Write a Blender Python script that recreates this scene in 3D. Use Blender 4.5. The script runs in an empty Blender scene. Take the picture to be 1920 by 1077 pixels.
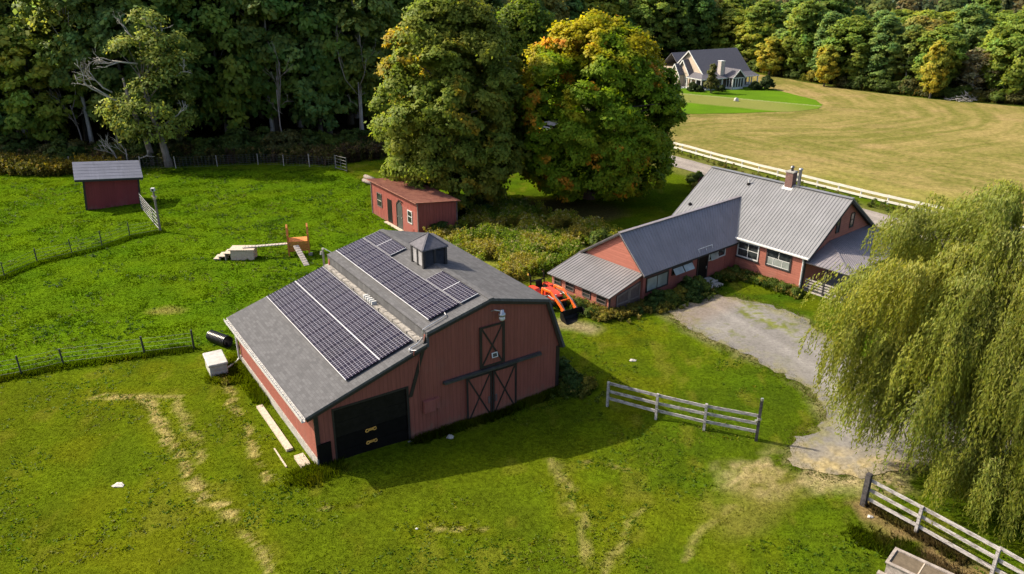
import bpy, bmesh, math, random
import numpy as np
from mathutils import Vector, Matrix

S = bpy.context.scene
COL = S.collection
R = math.radians
random.seed(7)
RNG = np.random.default_rng(11)

# ------------------------------------------------------------------ helpers
def tag(o, label=None, cat=None, group=None, kind=None):
    if label: o['label'] = label
    if cat: o['category'] = cat
    if group: o['group'] = group
    if kind: o['kind'] = kind
    return o

def empty(name, loc, rz, label, cat, group=None):
    o = bpy.data.objects.new(name, None)
    COL.objects.link(o)
    o.location = loc
    o.rotation_euler = (0, 0, rz)
    o.empty_display_size = 0.3
    return tag(o, label, cat, group)

def copy_tree(o, parent=None):
    c = o.copy()
    COL.objects.link(c)
    if parent: c.parent = parent
    for ch in list(o.children): copy_tree(ch, c)
    return c

class MB:
    def __init__(s): s.v, s.f = [], []
    def add(s, vs, fs):
        b = len(s.v)
        s.v += [tuple(v) for v in vs]
        s.f += [tuple(i + b for i in f) for f in fs]
        return s
    def box(s, x0, x1, y0, y1, z0, z1):
        return s.add([(x0,y0,z0),(x1,y0,z0),(x1,y1,z0),(x0,y1,z0),(x0,y0,z1),(x1,y0,z1),(x1,y1,z1),(x0,y1,z1)],
                     [(3,2,1,0),(4,5,6,7),(0,1,5,4),(1,2,6,5),(2,3,7,6),(3,0,4,7)])
    def prism(s, poly, ax, a0, a1):
        def P(p, a):
            return (a, p[0], p[1]) if ax == 'x' else (p[0], a, p[1]) if ax == 'y' else (p[0], p[1], a)
        n = len(poly)
        return s.add([P(p, a0) for p in poly] + [P(p, a1) for p in poly],
                     [tuple(range(n)), tuple(range(2*n-1, n-1, -1))] + [(i, (i+1) % n, (i+1) % n + n, i + n) for i in range(n)])
    def seg(s, a, b, w, h, up=(0,0,1)):
        a, b = Vector(a), Vector(b)
        d = (b - a).normalized()
        u = Vector(up)
        sd = d.cross(u)
        if sd.length < 1e-4: sd = d.cross(Vector((1,0,0)))
        sd.normalize()
        up2 = sd.cross(d)
        vs = []
        for p in (a, b):
            for i, j in ((-1,-1),(1,-1),(1,1),(-1,1)):
                vs.append(p + sd*i*w/2 + up2*j*h/2)
        return s.add(vs, [(0,1,2,3),(7,6,5,4),(0,4,5,1),(1,5,6,2),(2,6,7,3),(3,7,4,0)])
    def slab(s, pts, t):
        pts = [Vector(p) for p in pts]
        n = (pts[1]-pts[0]).cross(pts[2]-pts[0]).normalized()
        if n.z < 0: n = -n
        k = len(pts)
        return s.add(pts + [p - n*t for p in pts],
                     [tuple(range(k)), tuple(range(2*k-1, k-1, -1))] + [(i, (i+1) % k, (i+1) % k + k, i + k) for i in range(k)])
    def tube(s, pts, rad, n=8, cap=True):
        pts = [Vector(p) for p in pts]
        if not isinstance(rad, (list, tuple)): rad = [rad]*len(pts)
        b = len(s.v)
        ref = None
        for i, p in enumerate(pts):
            d = (pts[min(i+1, len(pts)-1)] - pts[max(i-1, 0)]).normalized()
            if ref is None:
                ref = d.cross(Vector((0.3,0.2,1))) if abs(d.z) < .9 else d.cross(Vector((1,0.1,0)))
            x = (ref - d*ref.dot(d)).normalized()
            ref = x
            y = d.cross(x)
            for k in range(n):
                a = 2*math.pi*k/n
                s.v.append(tuple(p + (x*math.cos(a) + y*math.sin(a))*rad[i]))
        for i in range(len(pts)-1):
            for k in range(n):
                s.f.append((b+i*n+k, b+i*n+(k+1) % n, b+(i+1)*n+(k+1) % n, b+(i+1)*n+k))
        if cap:
            s.f.append(tuple(b+k for k in range(n-1, -1, -1)))
            s.f.append(tuple(b+(len(pts)-1)*n+k for k in range(n)))
        return s
    def mesh(s, name, m=None, smooth=False, bevel=0):
        me = bpy.data.meshes.new(name)
        me.from_pydata(s.v, [], s.f)
        bm = bmesh.new()
        bm.from_mesh(me)
        bmesh.ops.recalc_face_normals(bm, faces=bm.faces)
        if bevel:
            bmesh.ops.bevel(bm, geom=bm.edges[:], offset=bevel, segments=1, affect='EDGES', clamp_overlap=True)
        bm.to_mesh(me)
        bm.free()
        if smooth:
            me.polygons.foreach_set('use_smooth', [True]*len(me.polygons))
        if m: me.materials.append(m)
        return me
    def build(s, name, m, parent=None, smooth=False, bevel=0):
        o = bpy.data.objects.new(name, s.mesh(name, m, smooth, bevel))
        COL.objects.link(o)
        if parent: o.parent = parent
        return o

def build_each(mb, name, m, parent):
    """every separate piece becomes a part of its own"""
    par = list(range(len(mb.v)))
    def find(i):
        while par[i] != i: par[i] = par[par[i]]; i = par[i]
        return i
    for f in mb.f:
        for i in f[1:]: par[find(i)] = find(f[0])
    groups = {}
    for f in mb.f: groups.setdefault(find(f[0]), []).append(f)
    for fs in groups.values():
        ids = sorted({i for f in fs for i in f}); mp = {i: k for k, i in enumerate(ids)}
        q = MB(); q.v = [mb.v[i] for i in ids]; q.f = [tuple(mp[i] for i in f) for f in fs]
        q.build(name, m, parent)

def npmesh(name, v, f, col=None, m=None, nrm=None):
    """v (N,3), f (M,k) arrays; col (N,3) vertex colour 'col'"""
    me = bpy.data.meshes.new(name)
    k = f.shape[1]
    me.vertices.add(len(v)); me.vertices.foreach_set('co', v.astype(np.float32).ravel())
    me.loops.add(f.size); me.loops.foreach_set('vertex_index', f.astype(np.int32).ravel())
    me.polygons.add(len(f)); me.polygons.foreach_set('loop_start', (np.arange(len(f))*k).astype(np.int32))
    me.update(calc_edges=True)
    if col is not None:
        a = me.attributes.new('col', 'FLOAT_COLOR', 'POINT')
        a.data.foreach_set('color', np.concatenate([col, np.ones((len(v),1))], 1).astype(np.float32).ravel())
    if nrm is not None:
        a = me.attributes.new('nrm', 'FLOAT_VECTOR', 'POINT')
        a.data.foreach_set('vector', np.repeat(nrm, 4, 0).astype(np.float32).ravel())
    if m: me.materials.append(m)
    return me

def link(name, me, parent=None, loc=None):
    o = bpy.data.objects.new(name, me)
    COL.objects.link(o)
    if parent: o.parent = parent
    if loc is not None: o.location = loc
    return o

# numpy noise
def _h(ix, iy, seed):
    n = (ix.astype(np.int64)*374761393 + iy.astype(np.int64)*668265263 + seed*974711) & 0x7fffffff
    n = ((n ^ (n >> 13))*1274126177) & 0x7fffffff
    return ((n ^ (n >> 16)) & 0xffff)/65535.0
def vn(x, y, s, seed=0):
    x = np.asarray(x)/s; y = np.asarray(y)/s
    ix, iy = np.floor(x), np.floor(y)
    fx, fy = x-ix, y-iy
    fx = fx*fx*(3-2*fx); fy = fy*fy*(3-2*fy)
    a, b = _h(ix,iy,seed), _h(ix+1,iy,seed)
    c, d = _h(ix,iy+1,seed), _h(ix+1,iy+1,seed)
    return (a*(1-fx)+b*fx)*(1-fy)+(c*(1-fx)+d*fx)*fy
def fbm(x, y, s, seed=0, o=4):
    t, w, A = 0, 0, 1.0
    for i in range(o):
        t = t + A*vn(x, y, s/2**i, seed+i*17); w += A; A *= .55
    return t/w
def sstep(a, b, x):
    t = np.clip((x-a)/(b-a), 0, 1)
    return t*t*(3-2*t)
def dpl(x, y, pts):
    """distance to an open polyline"""
    best = np.full(np.shape(x), 1e9)
    for (ax, ay), (bx, by) in zip(pts[:-1], pts[1:]):
        dx, dy = bx-ax, by-ay
        t = np.clip(((x-ax)*dx+(y-ay)*dy)/(dx*dx+dy*dy), 0, 1)
        best = np.minimum(best, np.hypot(x-ax-t*dx, y-ay-t*dy))
    return best
def inpoly(x, y, poly):
    ins = np.zeros(np.shape(x), bool)
    n = len(poly)
    for i in range(n):
        (x0, y0), (x1, y1) = poly[i], poly[(i+1) % n]
        if y0 == y1: continue
        c = ((y0 > y) != (y1 > y)) & (x < (x1-x0)*(y-y0)/(y1-y0)+x0)
        ins ^= c
    return ins
def sdist(x, y, poly):
    """signed distance, positive inside"""
    d = dpl(x, y, list(poly)+[poly[0]])
    return np.where(inpoly(x, y, poly), d, -d)

# ------------------------------------------------------------------ materials
def newmat(name):
    m = bpy.data.materials.new(name)
    m.use_nodes = True
    nt = m.node_tree
    b = nt.nodes['Principled BSDF']
    return m, nt, b
def N(nt, t, **kw):
    n = nt.nodes.new(t)
    for k, v in kw.items():
        if k in n.inputs.keys(): n.inputs[k].default_value = v
        else: setattr(n, k, v)
    return n
def L(nt, a, b): nt.links.new(a, b)
def math_(nt, op, a, b=None, c=None):
    n = nt.nodes.new('ShaderNodeMath'); n.operation = op
    for i, x in enumerate((a, b, c)):
        if x is None: continue
        if isinstance(x, (int, float)): n.inputs[i].default_value = x
        else: nt.links.new(x, n.inputs[i])
    return n.outputs[0]
def mix(nt, fac, a, b, bt='MIX'):
    n = nt.nodes.new('ShaderNodeMix'); n.data_type = 'RGBA'; n.blend_type = bt
    for sk, x in ((0, fac), (6, a), (7, b)):
        if hasattr(x, 'links') or hasattr(x, 'is_linked'): nt.links.new(x, n.inputs[sk])
        elif sk == 0: n.inputs[0].default_value = x
        else: n.inputs[sk].default_value = (*x, 1) if len(x) == 3 else x
    return n.outputs[2]
def noise(nt, vec, scale, detail=4, rough=.55, out='Fac'):
    n = N(nt, 'ShaderNodeTexNoise', Scale=scale, Detail=detail, Roughness=rough)
    if vec is not None: L(nt, vec, n.inputs['Vector'])
    return n.outputs[0 if out == 'Fac' else 1]
def ramp(nt, fac, stops):
    n = nt.nodes.new('ShaderNodeValToRGB')
    while len(n.color_ramp.elements) < len(stops): n.color_ramp.elements.new(.5)
    for e, (p, c) in zip(n.color_ramp.elements, stops):
        e.position = p; e.color = (*c, 1) if len(c) == 3 else (c[0],)*3+(1,)
    L(nt, fac, n.inputs[0])
    return n.outputs[0]
def ocoord(nt):
    return nt.nodes.new('ShaderNodeTexCoord').outputs['Object']
def mapping(nt, vec, scale=(1,1,1), rot=(0,0,0)):
    n = nt.nodes.new('ShaderNodeMapping')
    n.inputs['Scale'].default_value = scale
    n.inputs['Rotation'].default_value = rot
    L(nt, vec, n.inputs[0])
    return n.outputs[0]
def bump(nt, b, h, strength=.4, dist=.02):
    n = N(nt, 'ShaderNodeBump', Strength=strength, Distance=dist)
    L(nt, h, n.inputs['Height'])
    L(nt, n.outputs[0], b.inputs['Normal'])

def plain(name, c, rough=.6, metal=0, var=.28, scale=3.0, c2=None, bmp=0):
    m, nt, b = newmat(name)
    o = ocoord(nt)
    f = noise(nt, o, scale, 6, .65)
    c2 = c2 or tuple(x*(1-var) for x in c)
    hi = tuple(min(1, x*(1+var*.5)) for x in c)
    L(nt, ramp(nt, f, [(.3, c2), (.62, hi)]), b.inputs['Base Color'])
    b.inputs['Roughness'].default_value = rough
    b.inputs['Metallic'].default_value = metal
    if bmp: bump(nt, b, noise(nt, o, scale*8, 4), bmp, .02)
    return m

def siding(name, c, pitch=.2, var=.22, horizontal=False, groove=.05, gdark=.45):
    m, nt, b = newmat(name)
    o = ocoord(nt)
    s = nt.nodes.new('ShaderNodeSeparateXYZ'); L(nt, o, s.inputs[0])
    co = s.outputs[2] if horizontal else math_(nt, 'ADD', s.outputs[0], s.outputs[1])
    q = math_(nt, 'DIVIDE', co, pitch)
    fr = math_(nt, 'FRACT', q)
    g = math_(nt, 'LESS_THAN', fr, groove/pitch*.5)
    # each board a slightly different shade
    wn = nt.nodes.new('ShaderNodeTexWhiteNoise'); wn.noise_dimensions = '1D'
    L(nt, math_(nt, 'FLOOR', q), wn.inputs['W'])
    st = noise(nt, mapping(nt, o, (1.2,1.2,9) if horizontal else (6,6,.5)), 1.6, 6, .65)
    bl = noise(nt, o, .55, 4, .6)
    base = ramp(nt, st, [(.25, tuple(x*(1-var) for x in c)), (.7, tuple(x*(1+var*.55) for x in c))])
    base = mix(nt, math_(nt, 'MULTIPLY', wn.outputs[0], .28), base, tuple(x*.6 for x in c))
    base = mix(nt, math_(nt, 'MULTIPLY', sst(nt, bl, .52, .75), .35), base, (c[0]*.75+.03, c[1]*.95+.03, c[2]*.95+.03))
    dz = nt.nodes.new('ShaderNodeMapRange'); L(nt, s.outputs[2], dz.inputs[0])
    dz.inputs[1].default_value = 1.0; dz.inputs[2].default_value = -.3; dz.inputs[3].default_value = -.25; dz.inputs[4].default_value = .45
    dn = noise(nt, mapping(nt, o, (1.6,1.6,.7)), 2.6, 6, .7)
    base = mix(nt, math_(nt, 'MULTIPLY', sst(nt, math_(nt, 'ADD', dn, dz.outputs[0]), .56, .95), .65), base, (.19,.125,.085))
    rn = noise(nt, mapping(nt, o, (5,5,.22)), 1.1, 5, .6)
    base = mix(nt, math_(nt, 'MULTIPLY', sst(nt, rn, .55, .72), .30), base, tuple(x*.5 for x in c))
    base = mix(nt, math_(nt, 'MULTIPLY', g, gdark), base, tuple(x*.25 for x in c))
    L(nt, base, b.inputs['Base Color'])
    b.inputs['Roughness'].default_value = .75
    b.inputs['Specular IOR Level'].default_value = .25
    bump(nt, b, math_(nt, 'SUBTRACT', 1.0, g), .5, .015)
    return m
def sst(nt, x, a, b_):
    n = nt.nodes.new('ShaderNodeMapRange'); n.interpolation_type = 'SMOOTHSTEP'
    L(nt, x, n.inputs[0]); n.inputs[1].default_value = a; n.inputs[2].default_value = b_
    return n.outputs[0]

def shingles(name, c, ux=1.0):
    m, nt, b = newmat(name)
    o = ocoord(nt)
    s = nt.nodes.new('ShaderNodeSeparateXYZ'); L(nt, o, s.inputs[0])
    cb = nt.nodes.new('ShaderNodeCombineXYZ')
    L(nt, s.outputs[1], cb.inputs[0])
    L(nt, math_(nt, 'ADD', s.outputs[0], math_(nt, 'MULTIPLY', s.outputs[2], .35)), cb.inputs[1])
    br = nt.nodes.new('ShaderNodeTexBrick')
    L(nt, cb.outputs[0], br.inputs['Vector'])
    for k, v in (('Scale', 1.0), ('Mortar Size', .006), ('Mortar Smooth', .2), ('Bias', 0.0), ('Brick Width', .3), ('Row Height', .145)):
        br.inputs[k].default_value = v
    br.inputs['Color1'].default_value = (*[x*.72 for x in c], 1)
    br.inputs['Color2'].default_value = (*[x*1.22 for x in c], 1)
    br.inputs['Mortar'].default_value = (*[x*.45 for x in c], 1)
    stn = noise(nt, mapping(nt, o, (.5,1.6,1)), .9, 5, .6)
    col = mix(nt, math_(nt, 'MULTIPLY', sst(nt, stn, .5, .72), .55), br.outputs[0], tuple(x*.5 for x in c))
    gr = noise(nt, o, 26, 3, .7)
    col = mix(nt, .35, col, ramp(nt, gr, [(.3, tuple(x*.6 for x in c)), (.7, tuple(x*1.5 for x in c))]))
    L(nt, col, b.inputs['Base Color'])
    b.inputs['Roughness'].default_value = .9
    b.inputs['Specular IOR Level'].default_value = .2
    bump(nt, b, br.outputs['Fac'], -.5, .01)
    return m

def foliage(name, rough=.55, trans=.48, spec=.12, nmix=.72, up=False):
    m, nt, b = newmat(name)
    at = nt.nodes.new('ShaderNodeAttribute'); at.attribute_name = 'col'
    L(nt, at.outputs['Color'], b.inputs['Base Color'])
    b.inputs['Roughness'].default_value = rough
    b.inputs['Specular IOR Level'].default_value = spec
    tr = nt.nodes.new('ShaderNodeBsdfTranslucent')
    # leaves share part of the outward direction of the spray they belong to
    geo = nt.nodes.new('ShaderNodeNewGeometry')
    if up:
        cb = nt.nodes.new('ShaderNodeCombineXYZ'); cb.inputs[2].default_value = 1; nv = cb.outputs[0]
    else:
        an = nt.nodes.new('ShaderNodeAttribute'); an.attribute_name = 'nrm'
        vt = nt.nodes.new('ShaderNodeVectorTransform'); vt.vector_type = 'NORMAL'; vt.convert_from = 'OBJECT'; vt.convert_to = 'WORLD'
        L(nt, an.outputs['Vector'], vt.inputs[0]); nv = vt.outputs[0]
    mv = nt.nodes.new('ShaderNodeMix'); mv.data_type = 'VECTOR'; mv.inputs[0].default_value = nmix
    L(nt, geo.outputs['Normal'], mv.inputs[4]); L(nt, nv, mv.inputs[5])
    nn = nt.nodes.new('ShaderNodeVectorMath'); nn.operation = 'NORMALIZE'
    L(nt, mv.outputs[1], nn.inputs[0])
    L(nt, nn.outputs[0], b.inputs['Normal'])
    hs = nt.nodes.new('ShaderNodeHueSaturation'); hs.inputs['Value'].default_value = 1.15; hs.inputs['Saturation'].default_value = 1.1
    L(nt, at.outputs['Color'], hs.inputs['Color']); L(nt, hs.outputs[0], tr.inputs['Color'])
    mx = nt.nodes.new('ShaderNodeMixShader'); mx.inputs[0].default_value = trans
    L(nt, b.outputs[0], mx.inputs[1]); L(nt, tr.outputs[0], mx.inputs[2])
    L(nt, mx.outputs[0], nt.nodes['Material Output'].inputs['Surface'])
    return m

def ground_mat(name, fine=(9, 38), amt=.5, bstr=.6):
    """vertex colour 'col' broken up by fine procedural variation"""
    m, nt, b = newmat(name)
    at = nt.nodes.new('ShaderNodeAttribute'); at.attribute_name = 'col'
    o = ocoord(nt)
    f1 = noise(nt, o, fine[0], 5, .7)
    f2 = noise(nt, o, fine[1], 3, .6)
    f = math_(nt, 'ADD', math_(nt, 'MULTIPLY', f1, .6), math_(nt, 'MULTIPLY', f2, .4))
    mul = ramp(nt, f, [(.34, (1-amt,)), (.5, (1.0,)), (.66, (min(1.9, 1+amt),))])
    L(nt, mix(nt, 1.0, at.outputs['Color'], mul, 'MULTIPLY'), b.inputs['Base Color'])
    b.inputs['Roughness'].default_value = 1.0
    b.inputs['Specular IOR Level'].default_value = .0
    bump(nt, b, f, bstr, .06)
    return m

def ribmetal(name, c, rough=.42, metal=.35, st=(4,.3,.3)):
    m, nt, b = newmat(name)
    o = ocoord(nt)
    f = noise(nt, o, .8, 5, .6)
    g = noise(nt, o, 7, 4, .7)
    col = ramp(nt, f, [(.3, tuple(x*.85 for x in c)), (.7, tuple(x*1.1 for x in c))])
    col = mix(nt, math_(nt, 'MULTIPLY', sst(nt, g, .5, .8), .3), col, tuple(x*.7 for x in c))
    sk = noise(nt, mapping(nt, o, st), 1.6, 6, .65)
    col = mix(nt, math_(nt, 'MULTIPLY', sst(nt, sk, .5, .7), .35), col, tuple(x*.55 for x in c))
    sk2 = noise(nt, mapping(nt, o, st), .7, 3, .6)
    col = mix(nt, math_(nt, 'MULTIPLY', sst(nt, sk2, .55, .75), .25), col, tuple(min(1, x*1.5) for x in c))
    L(nt, col, b.inputs['Base Color'])
    b.inputs['Roughness'].default_value = rough
    b.inputs['Metallic'].default_value = metal
    return m

def weathered(name, c1, c2, scale=(2,2,2), a=.42, b_=.62, rough=.85):
    m, nt, b = newmat(name)
    o = ocoord(nt)
    f = noise(nt, mapping(nt, o, scale), 2.2, 7, .72)
    L(nt, ramp(nt, f, [(a, c1), (b_, c2)]), b.inputs['Base Color'])
    b.inputs['Roughness'].default_value = rough
    bump(nt, b, f, .3, .01)
    return m

def solar_mat():
    m, nt, b = newmat('solar_cells')
    o = ocoord(nt)
    s = nt.nodes.new('ShaderNodeSeparateXYZ'); L(nt, o, s.inputs[0])
    def grid(x, n, w, lw):
        q = math_(nt, 'MULTIPLY', x, n/w)
        fr = math_(nt, 'FRACT', q)
        d = math_(nt, 'MINIMUM', fr, math_(nt, 'SUBTRACT', 1.0, fr))
        return math_(nt, 'LESS_THAN', d, lw*n/w*.5)
    gx, gy = grid(s.outputs[0], 6, .98, .011), grid(s.outputs[1], 10, 1.69, .011)
    g = math_(nt, 'MAXIMUM', gx, gy)
    ex = math_(nt, 'GREATER_THAN', math_(nt, 'ABSOLUTE', math_(nt, 'SUBTRACT', s.outputs[0], .49)), .465)
    ey = math_(nt, 'GREATER_THAN', math_(nt, 'ABSOLUTE', math_(nt, 'SUBTRACT', s.outputs[1], .845)), .82)
    e = ey
    rn = nt.nodes.new('ShaderNodeObjectInfo').outputs['Random']
    cell = mix(nt, rn, (.007,.0045,.013), (.012,.008,.021))
    nf = noise(nt, o, 5.9, 1, .4)
    cell = mix(nt, sst(nt, nf, .5, .7), cell, (.008,.008,.024))
    col = mix(nt, g, cell, (.40,.39,.43))
    col = mix(nt, e, col, (.55,.55,.57))
    L(nt, col, b.inputs['Base Color'])
    b.inputs['Roughness'].default_value = .3
    b.inputs['Specular IOR Level'].default_value = .06
    return m

M = {}
def mats():
    RED = (.30, .072, .052)
    M['barn_red'] = siding('barn_red', (.285,.092,.066), .2, gdark=.3)
    M['house_red'] = siding('house_red', (.40,.142,.10), .16, horizontal=True, groove=.035, gdark=.35)
    M['house_red_v'] = siding('house_red_v', (.31,.098,.078), .6, groove=.02, gdark=.3)
    M['coop_red'] = siding('coop_red', (.30,.082,.062), .28, var=.4, groove=.07)
    M['maroon'] = siding('maroon', (.22,.040,.042), .6, groove=.02, gdark=.2, var=.15)
    M['shingle'] = shingles('shingle', (.102,.101,.104))
    M['far_shingle'] = plain('far_shingle', (.105,.10,.115), .85, var=.3, scale=6)
    M['black'] = plain('black', (.014,.012,.012), .5, var=.4)
    M['black_trim'] = plain('black_trim', (.022,.016,.015), .55, var=.4)
    M['dark_trim'] = plain('dark_trim', (.026,.024,.025), .75)
    M['garage'] = plain('garage', (.007,.006,.006), .5, var=.3)
    M['garage_up'] = plain('garage_up', (.014,.012,.010), .5, var=.4)
    for k_ in ('garage','garage_up','black'): M[k_].node_tree.nodes['Principled BSDF'].inputs['Specular IOR Level'].default_value = .12
    M['yellow'] = plain('yellow', (.62,.33,.06), .5)
    M['white'] = plain('white', (.60,.60,.585), .5, var=.15, scale=5)
    M['gutter'] = weathered('gutter', (.34,.325,.305), (.50,.49,.47), (1,1,1), .3, .6, .5)
    M['concrete'] = weathered('concrete', (.22,.21,.19), (.40,.38,.34), (1.5,1.5,3), .35, .65, .95)
    M['flashing'] = weathered('flashing', (.16,.145,.13), (.36,.335,.30), (3,2,3), .38, .58, .6)
    M['galv'] = plain('galv', (.5,.5,.5), .4, .7)
    M['steel_dark'] = plain('steel_dark', (.10,.10,.11), .4, .6)
    M['solar'] = solar_mat()
    M['roof_grey'] = ribmetal('roof_grey', (.188,.190,.198), .5, .05)
    M['roof_lean'] = ribmetal('roof_lean', (.20,.192,.195), .5, .08)
    M['roof_blue'] = ribmetal('roof_blue', (.225,.205,.215), .45, .1, (.3,4,.3))
    M['roof_shed'] = ribmetal('roof_shed', (.165,.17,.205), .32, .3)
    M['roof_rust'] = weathered('roof_rust', (.20,.066,.046), (.35,.15,.095), (1,1,1), .38, .68, .7)
    m, nt, b = newmat('glass')
    o = ocoord(nt)
    L(nt, ramp(nt, noise(nt, o, 1.7, 2), [(.35, (.012,.014,.016)), (.7, (.05,.06,.06))]), b.inputs['Base Color'])
    b.inputs['Roughness'].default_value = .07; b.inputs['Specular IOR Level'].default_value = .7
    M['glass'] = m
    m, nt, b = newmat('curtain_glass')
    o = ocoord(nt)
    L(nt, ramp(nt, noise(nt, o, 1.1, 2), [(.35, (.20,.22,.20)), (.7, (.34,.37,.35))]), b.inputs['Base Color'])
    b.inputs['Roughness'].default_value = .08; b.inputs['Specular IOR Level'].default_value = .6
    M['curtain_glass'] = m
    M['sage_door'] = plain('sage_door', (.05,.055,.05), .6)
    M['barn_door_grey'] = weathered('barn_door_grey', (.085,.055,.05), (.15,.105,.095), (3,3,1), .35, .65)
    M['door_frame_grey'] = plain('door_frame_grey', (.20,.15,.13), .7)
    M['old_white_wood'] = weathered('old_white_wood', (.13,.115,.11), (.42,.395,.38), (1.6,1.6,6), .38, .56)
    M['post_black'] = weathered('post_black', (.02,.018,.02), (.10,.09,.09), (2,2,2), .4, .7)
    M['fence_white'] = plain('fence_white', (.66,.63,.57), .6, var=.12, scale=1.2)
    M['grey_wood'] = weathered('grey_wood', (.25,.22,.19), (.50,.46,.42), (3,3,3), .3, .7)
    M['tan_wood'] = weathered('tan_wood', (.34,.27,.20), (.58,.50,.40), (3,3,3), .3, .7)
    M['orange_wood'] = weathered('orange_wood', (.38,.13,.03), (.62,.24,.06), (3,3,3), .3, .7)
    M['orange'] = plain('orange', (.85,.13,.012), .35, var=.2)
    M['orange_red'] = plain('orange_red', (.62,.06,.03), .35, var=.2)
    M['tyre'] = plain('tyre', (.018,.018,.018), .85)
    M['pipe'] = plain('pipe', (.012,.012,.014), .35)
    M['chest'] = weathered('chest', (.30,.285,.265), (.46,.45,.42), (1.2,1.2,1.2), .3, .6, .6)
    M['trough_wood'] = weathered('trough_wood', (.18,.15,.125), (.38,.33,.29), (2,2,2), .35, .62)
    M['mesh_lid'] = weathered('mesh_lid', (.09,.068,.042), (.15,.115,.075), (2,2,2), .35, .65)
    M['brick'] = weathered('brick', (.10,.055,.045), (.22,.12,.10), (9,9,9), .4, .6)
    M['stone_far'] = weathered('stone_far', (.32,.28,.25), (.55,.49,.45), (5,5,5), .4, .6)
    M['beige'] = plain('beige', (.52,.42,.33), .7, var=.1)
    M['screen'] = plain('screen', (.035,.032,.034), .5, var=.5, scale=1.5)
    M['stone'] = weathered('stone', (.35,.32,.28), (.62,.58,.52), (3,3,3), .3, .7)
    M['bark'] = weathered('bark', (.06,.048,.038), (.16,.135,.11), (4,4,1), .3, .7)
    M['bark_pale'] = weathered('bark_pale', (.20,.18,.16), (.45,.41,.38), (4,4,1), .3, .65)
    M['bark_edge'] = weathered('bark_edge', (.13,.10,.085), (.30,.25,.22), (4,4,1), .3, .7)
    M['deadwood'] = weathered('deadwood', (.28,.25,.22), (.52,.48,.43), (4,4,4), .3, .7)
    M['leaf'] = foliage('leaf')
    M['willow_leaf'] = foliage('willow_leaf', .5, .46, .2, .6)
    M['grassblade'] = foliage('grassblade', .9, .48, .0, .85, True)
    M['ground'] = ground_mat('ground', (5, 22), .55, .9)
    M['hay'] = ground_mat('hay', (1.6, 7), .4, .8)
    M['lawn'] = ground_mat('lawn', (4, 18), .15, .3)
    M['gravel'] = ground_mat('gravel', (6, 45), .3, .6)
    M['wire'] = plain('wire', (.16,.16,.155), .6)
    M['post_dark'] = plain('post_dark', (.03,.035,.03), .6)
mats()

# ------------------------------------------------------------------ terrain
BO = (-8.223, 27.737); BA = R(33.822)
HO = (15.692, 51.338); HA = R(-49.438)
def b2w(u, v): return (BO[0]+u*math.cos(BA)-v*math.sin(BA), BO[1]+u*math.sin(BA)+v*math.cos(BA))
def h2w(u, v): return (HO[0]+u*math.cos(HA)-v*math.sin(HA), HO[1]+u*math.sin(HA)+v*math.cos(HA))
def H(x, y):
    x = np.asarray(x, float); y = np.asarray(y, float)
    a = -.34*np.exp(-((x+.19)**2+(y-31.7)**2)/(2*4.2**2))
    b = .27*np.exp(-((x-4.6)**2+(y-44.0)**2)/(2*2.6**2))
    n = (fbm(x, y, 1.6, 5, 3)-.5)*.09*sstep(16, 24, y)
    return a + b + n
def hz(x, y): return float(H(np.array([x]), np.array([y]))[0])

FA = [(-60,20), (-30.5,33.2), (-25.49,35.57), (-23.87,36.65), (-20.13,37.95), (-17.71,38.68)]
FB = [(-40,44.5), (-34.51,49.05), (-33.87,51.84), (-32.18,53.44), (-30.81,55.12), (-29.8,57.41), (-28.01,58.92)]
PAD = [(-60,20), (-30.5,33.2), (-25.49,35.57), (-17.71,38.68), (-14.5,38), (-4,44.5), (-5.5,52), (-7.5,58), (-12,64), (-14,74), (-17.5,79), (-46,79), (-75,79)]
WEED = [(-4.3,59.7), (-6.8,57.2), (-5.5,51), (-3.0,47.6), (.3,48.6), (2.4,49.6), (6.2,53.2), (9.3,57.2), (6.5,61.5), (1,66), (-3,66)]
DRIVE = [(9.6,43.9), (11.6,45.2), (13.3,46.6), (14.6,46.2), (16.2,44.9), (17.4,43.6), (18.1,41.6), (18.6,38.5), (20.5,35.5), (24,33.5), (24,29.5), (19.5,28.6), (16.2,27.6), (13.6,27.2), (11.9,28.2), (13.0,30.0), (14.5,31.3), (15.25,32.8), (14.9,34.9), (13.6,37.2), (11.9,39.6), (10.4,41.6)]
ROAD = [(48,36), (40,49), (31.3,62.2), (18.3,82.6), (6,101), (-4,118)]
RUTS = [([(-20.8,33.8),(-18.6,33.4),(-17.2,32.4),(-15.6,30.2),(-14.1,28.2),(-13.0,26.6),(-12.2,25.6),(-10.8,24.4),(-9.9,23.6)], .34, 1.0),
        ([(-19.5,33.6),(-16.6,33.4),(-15.0,31.0),(-13.3,28.2)], .28, .55),
        ([(-14.9,35.4),(-14.2,34.0),(-13.0,31.8),(-12.0,30.2),(-11.0,28.4),(-10.2,27.0)], .24, .8),
        ([(-9.9,23.6),(-9.0,22.6),(-8.2,21.5)], .22, .6),
        ([(-7.5,25.2),(-5.6,25.4)], .12, .7), ([(-3.0,24.2),(-1.6,24.0),(-1.0,23.7)], .10, .8),
        ([(1.8,28.6),(2.5,26.6),(2.9,24.6),(2.9,22.6),(2.9,20.8)], .34, .45),
        ([(5.4,25.6),(4.3,23.4),(3.4,21.6)], .25, .35), ([(9.2,25.2),(7.2,23.5),(6.3,22.3)], .2, .4),
        ([(3.2,28.6),(5.0,27.8)], .1, .5)]
FOREST_LINE = [(-260,60), (-140,72), (-75,83), (-43,86), (-21,90.5), (-14,94), (-9,112), (3,141), (14,166), (30,170), (44,172), (49.5,159), (58,140), (67,131), (78,124), (100,112), (160,92), (320,60)]
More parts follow.
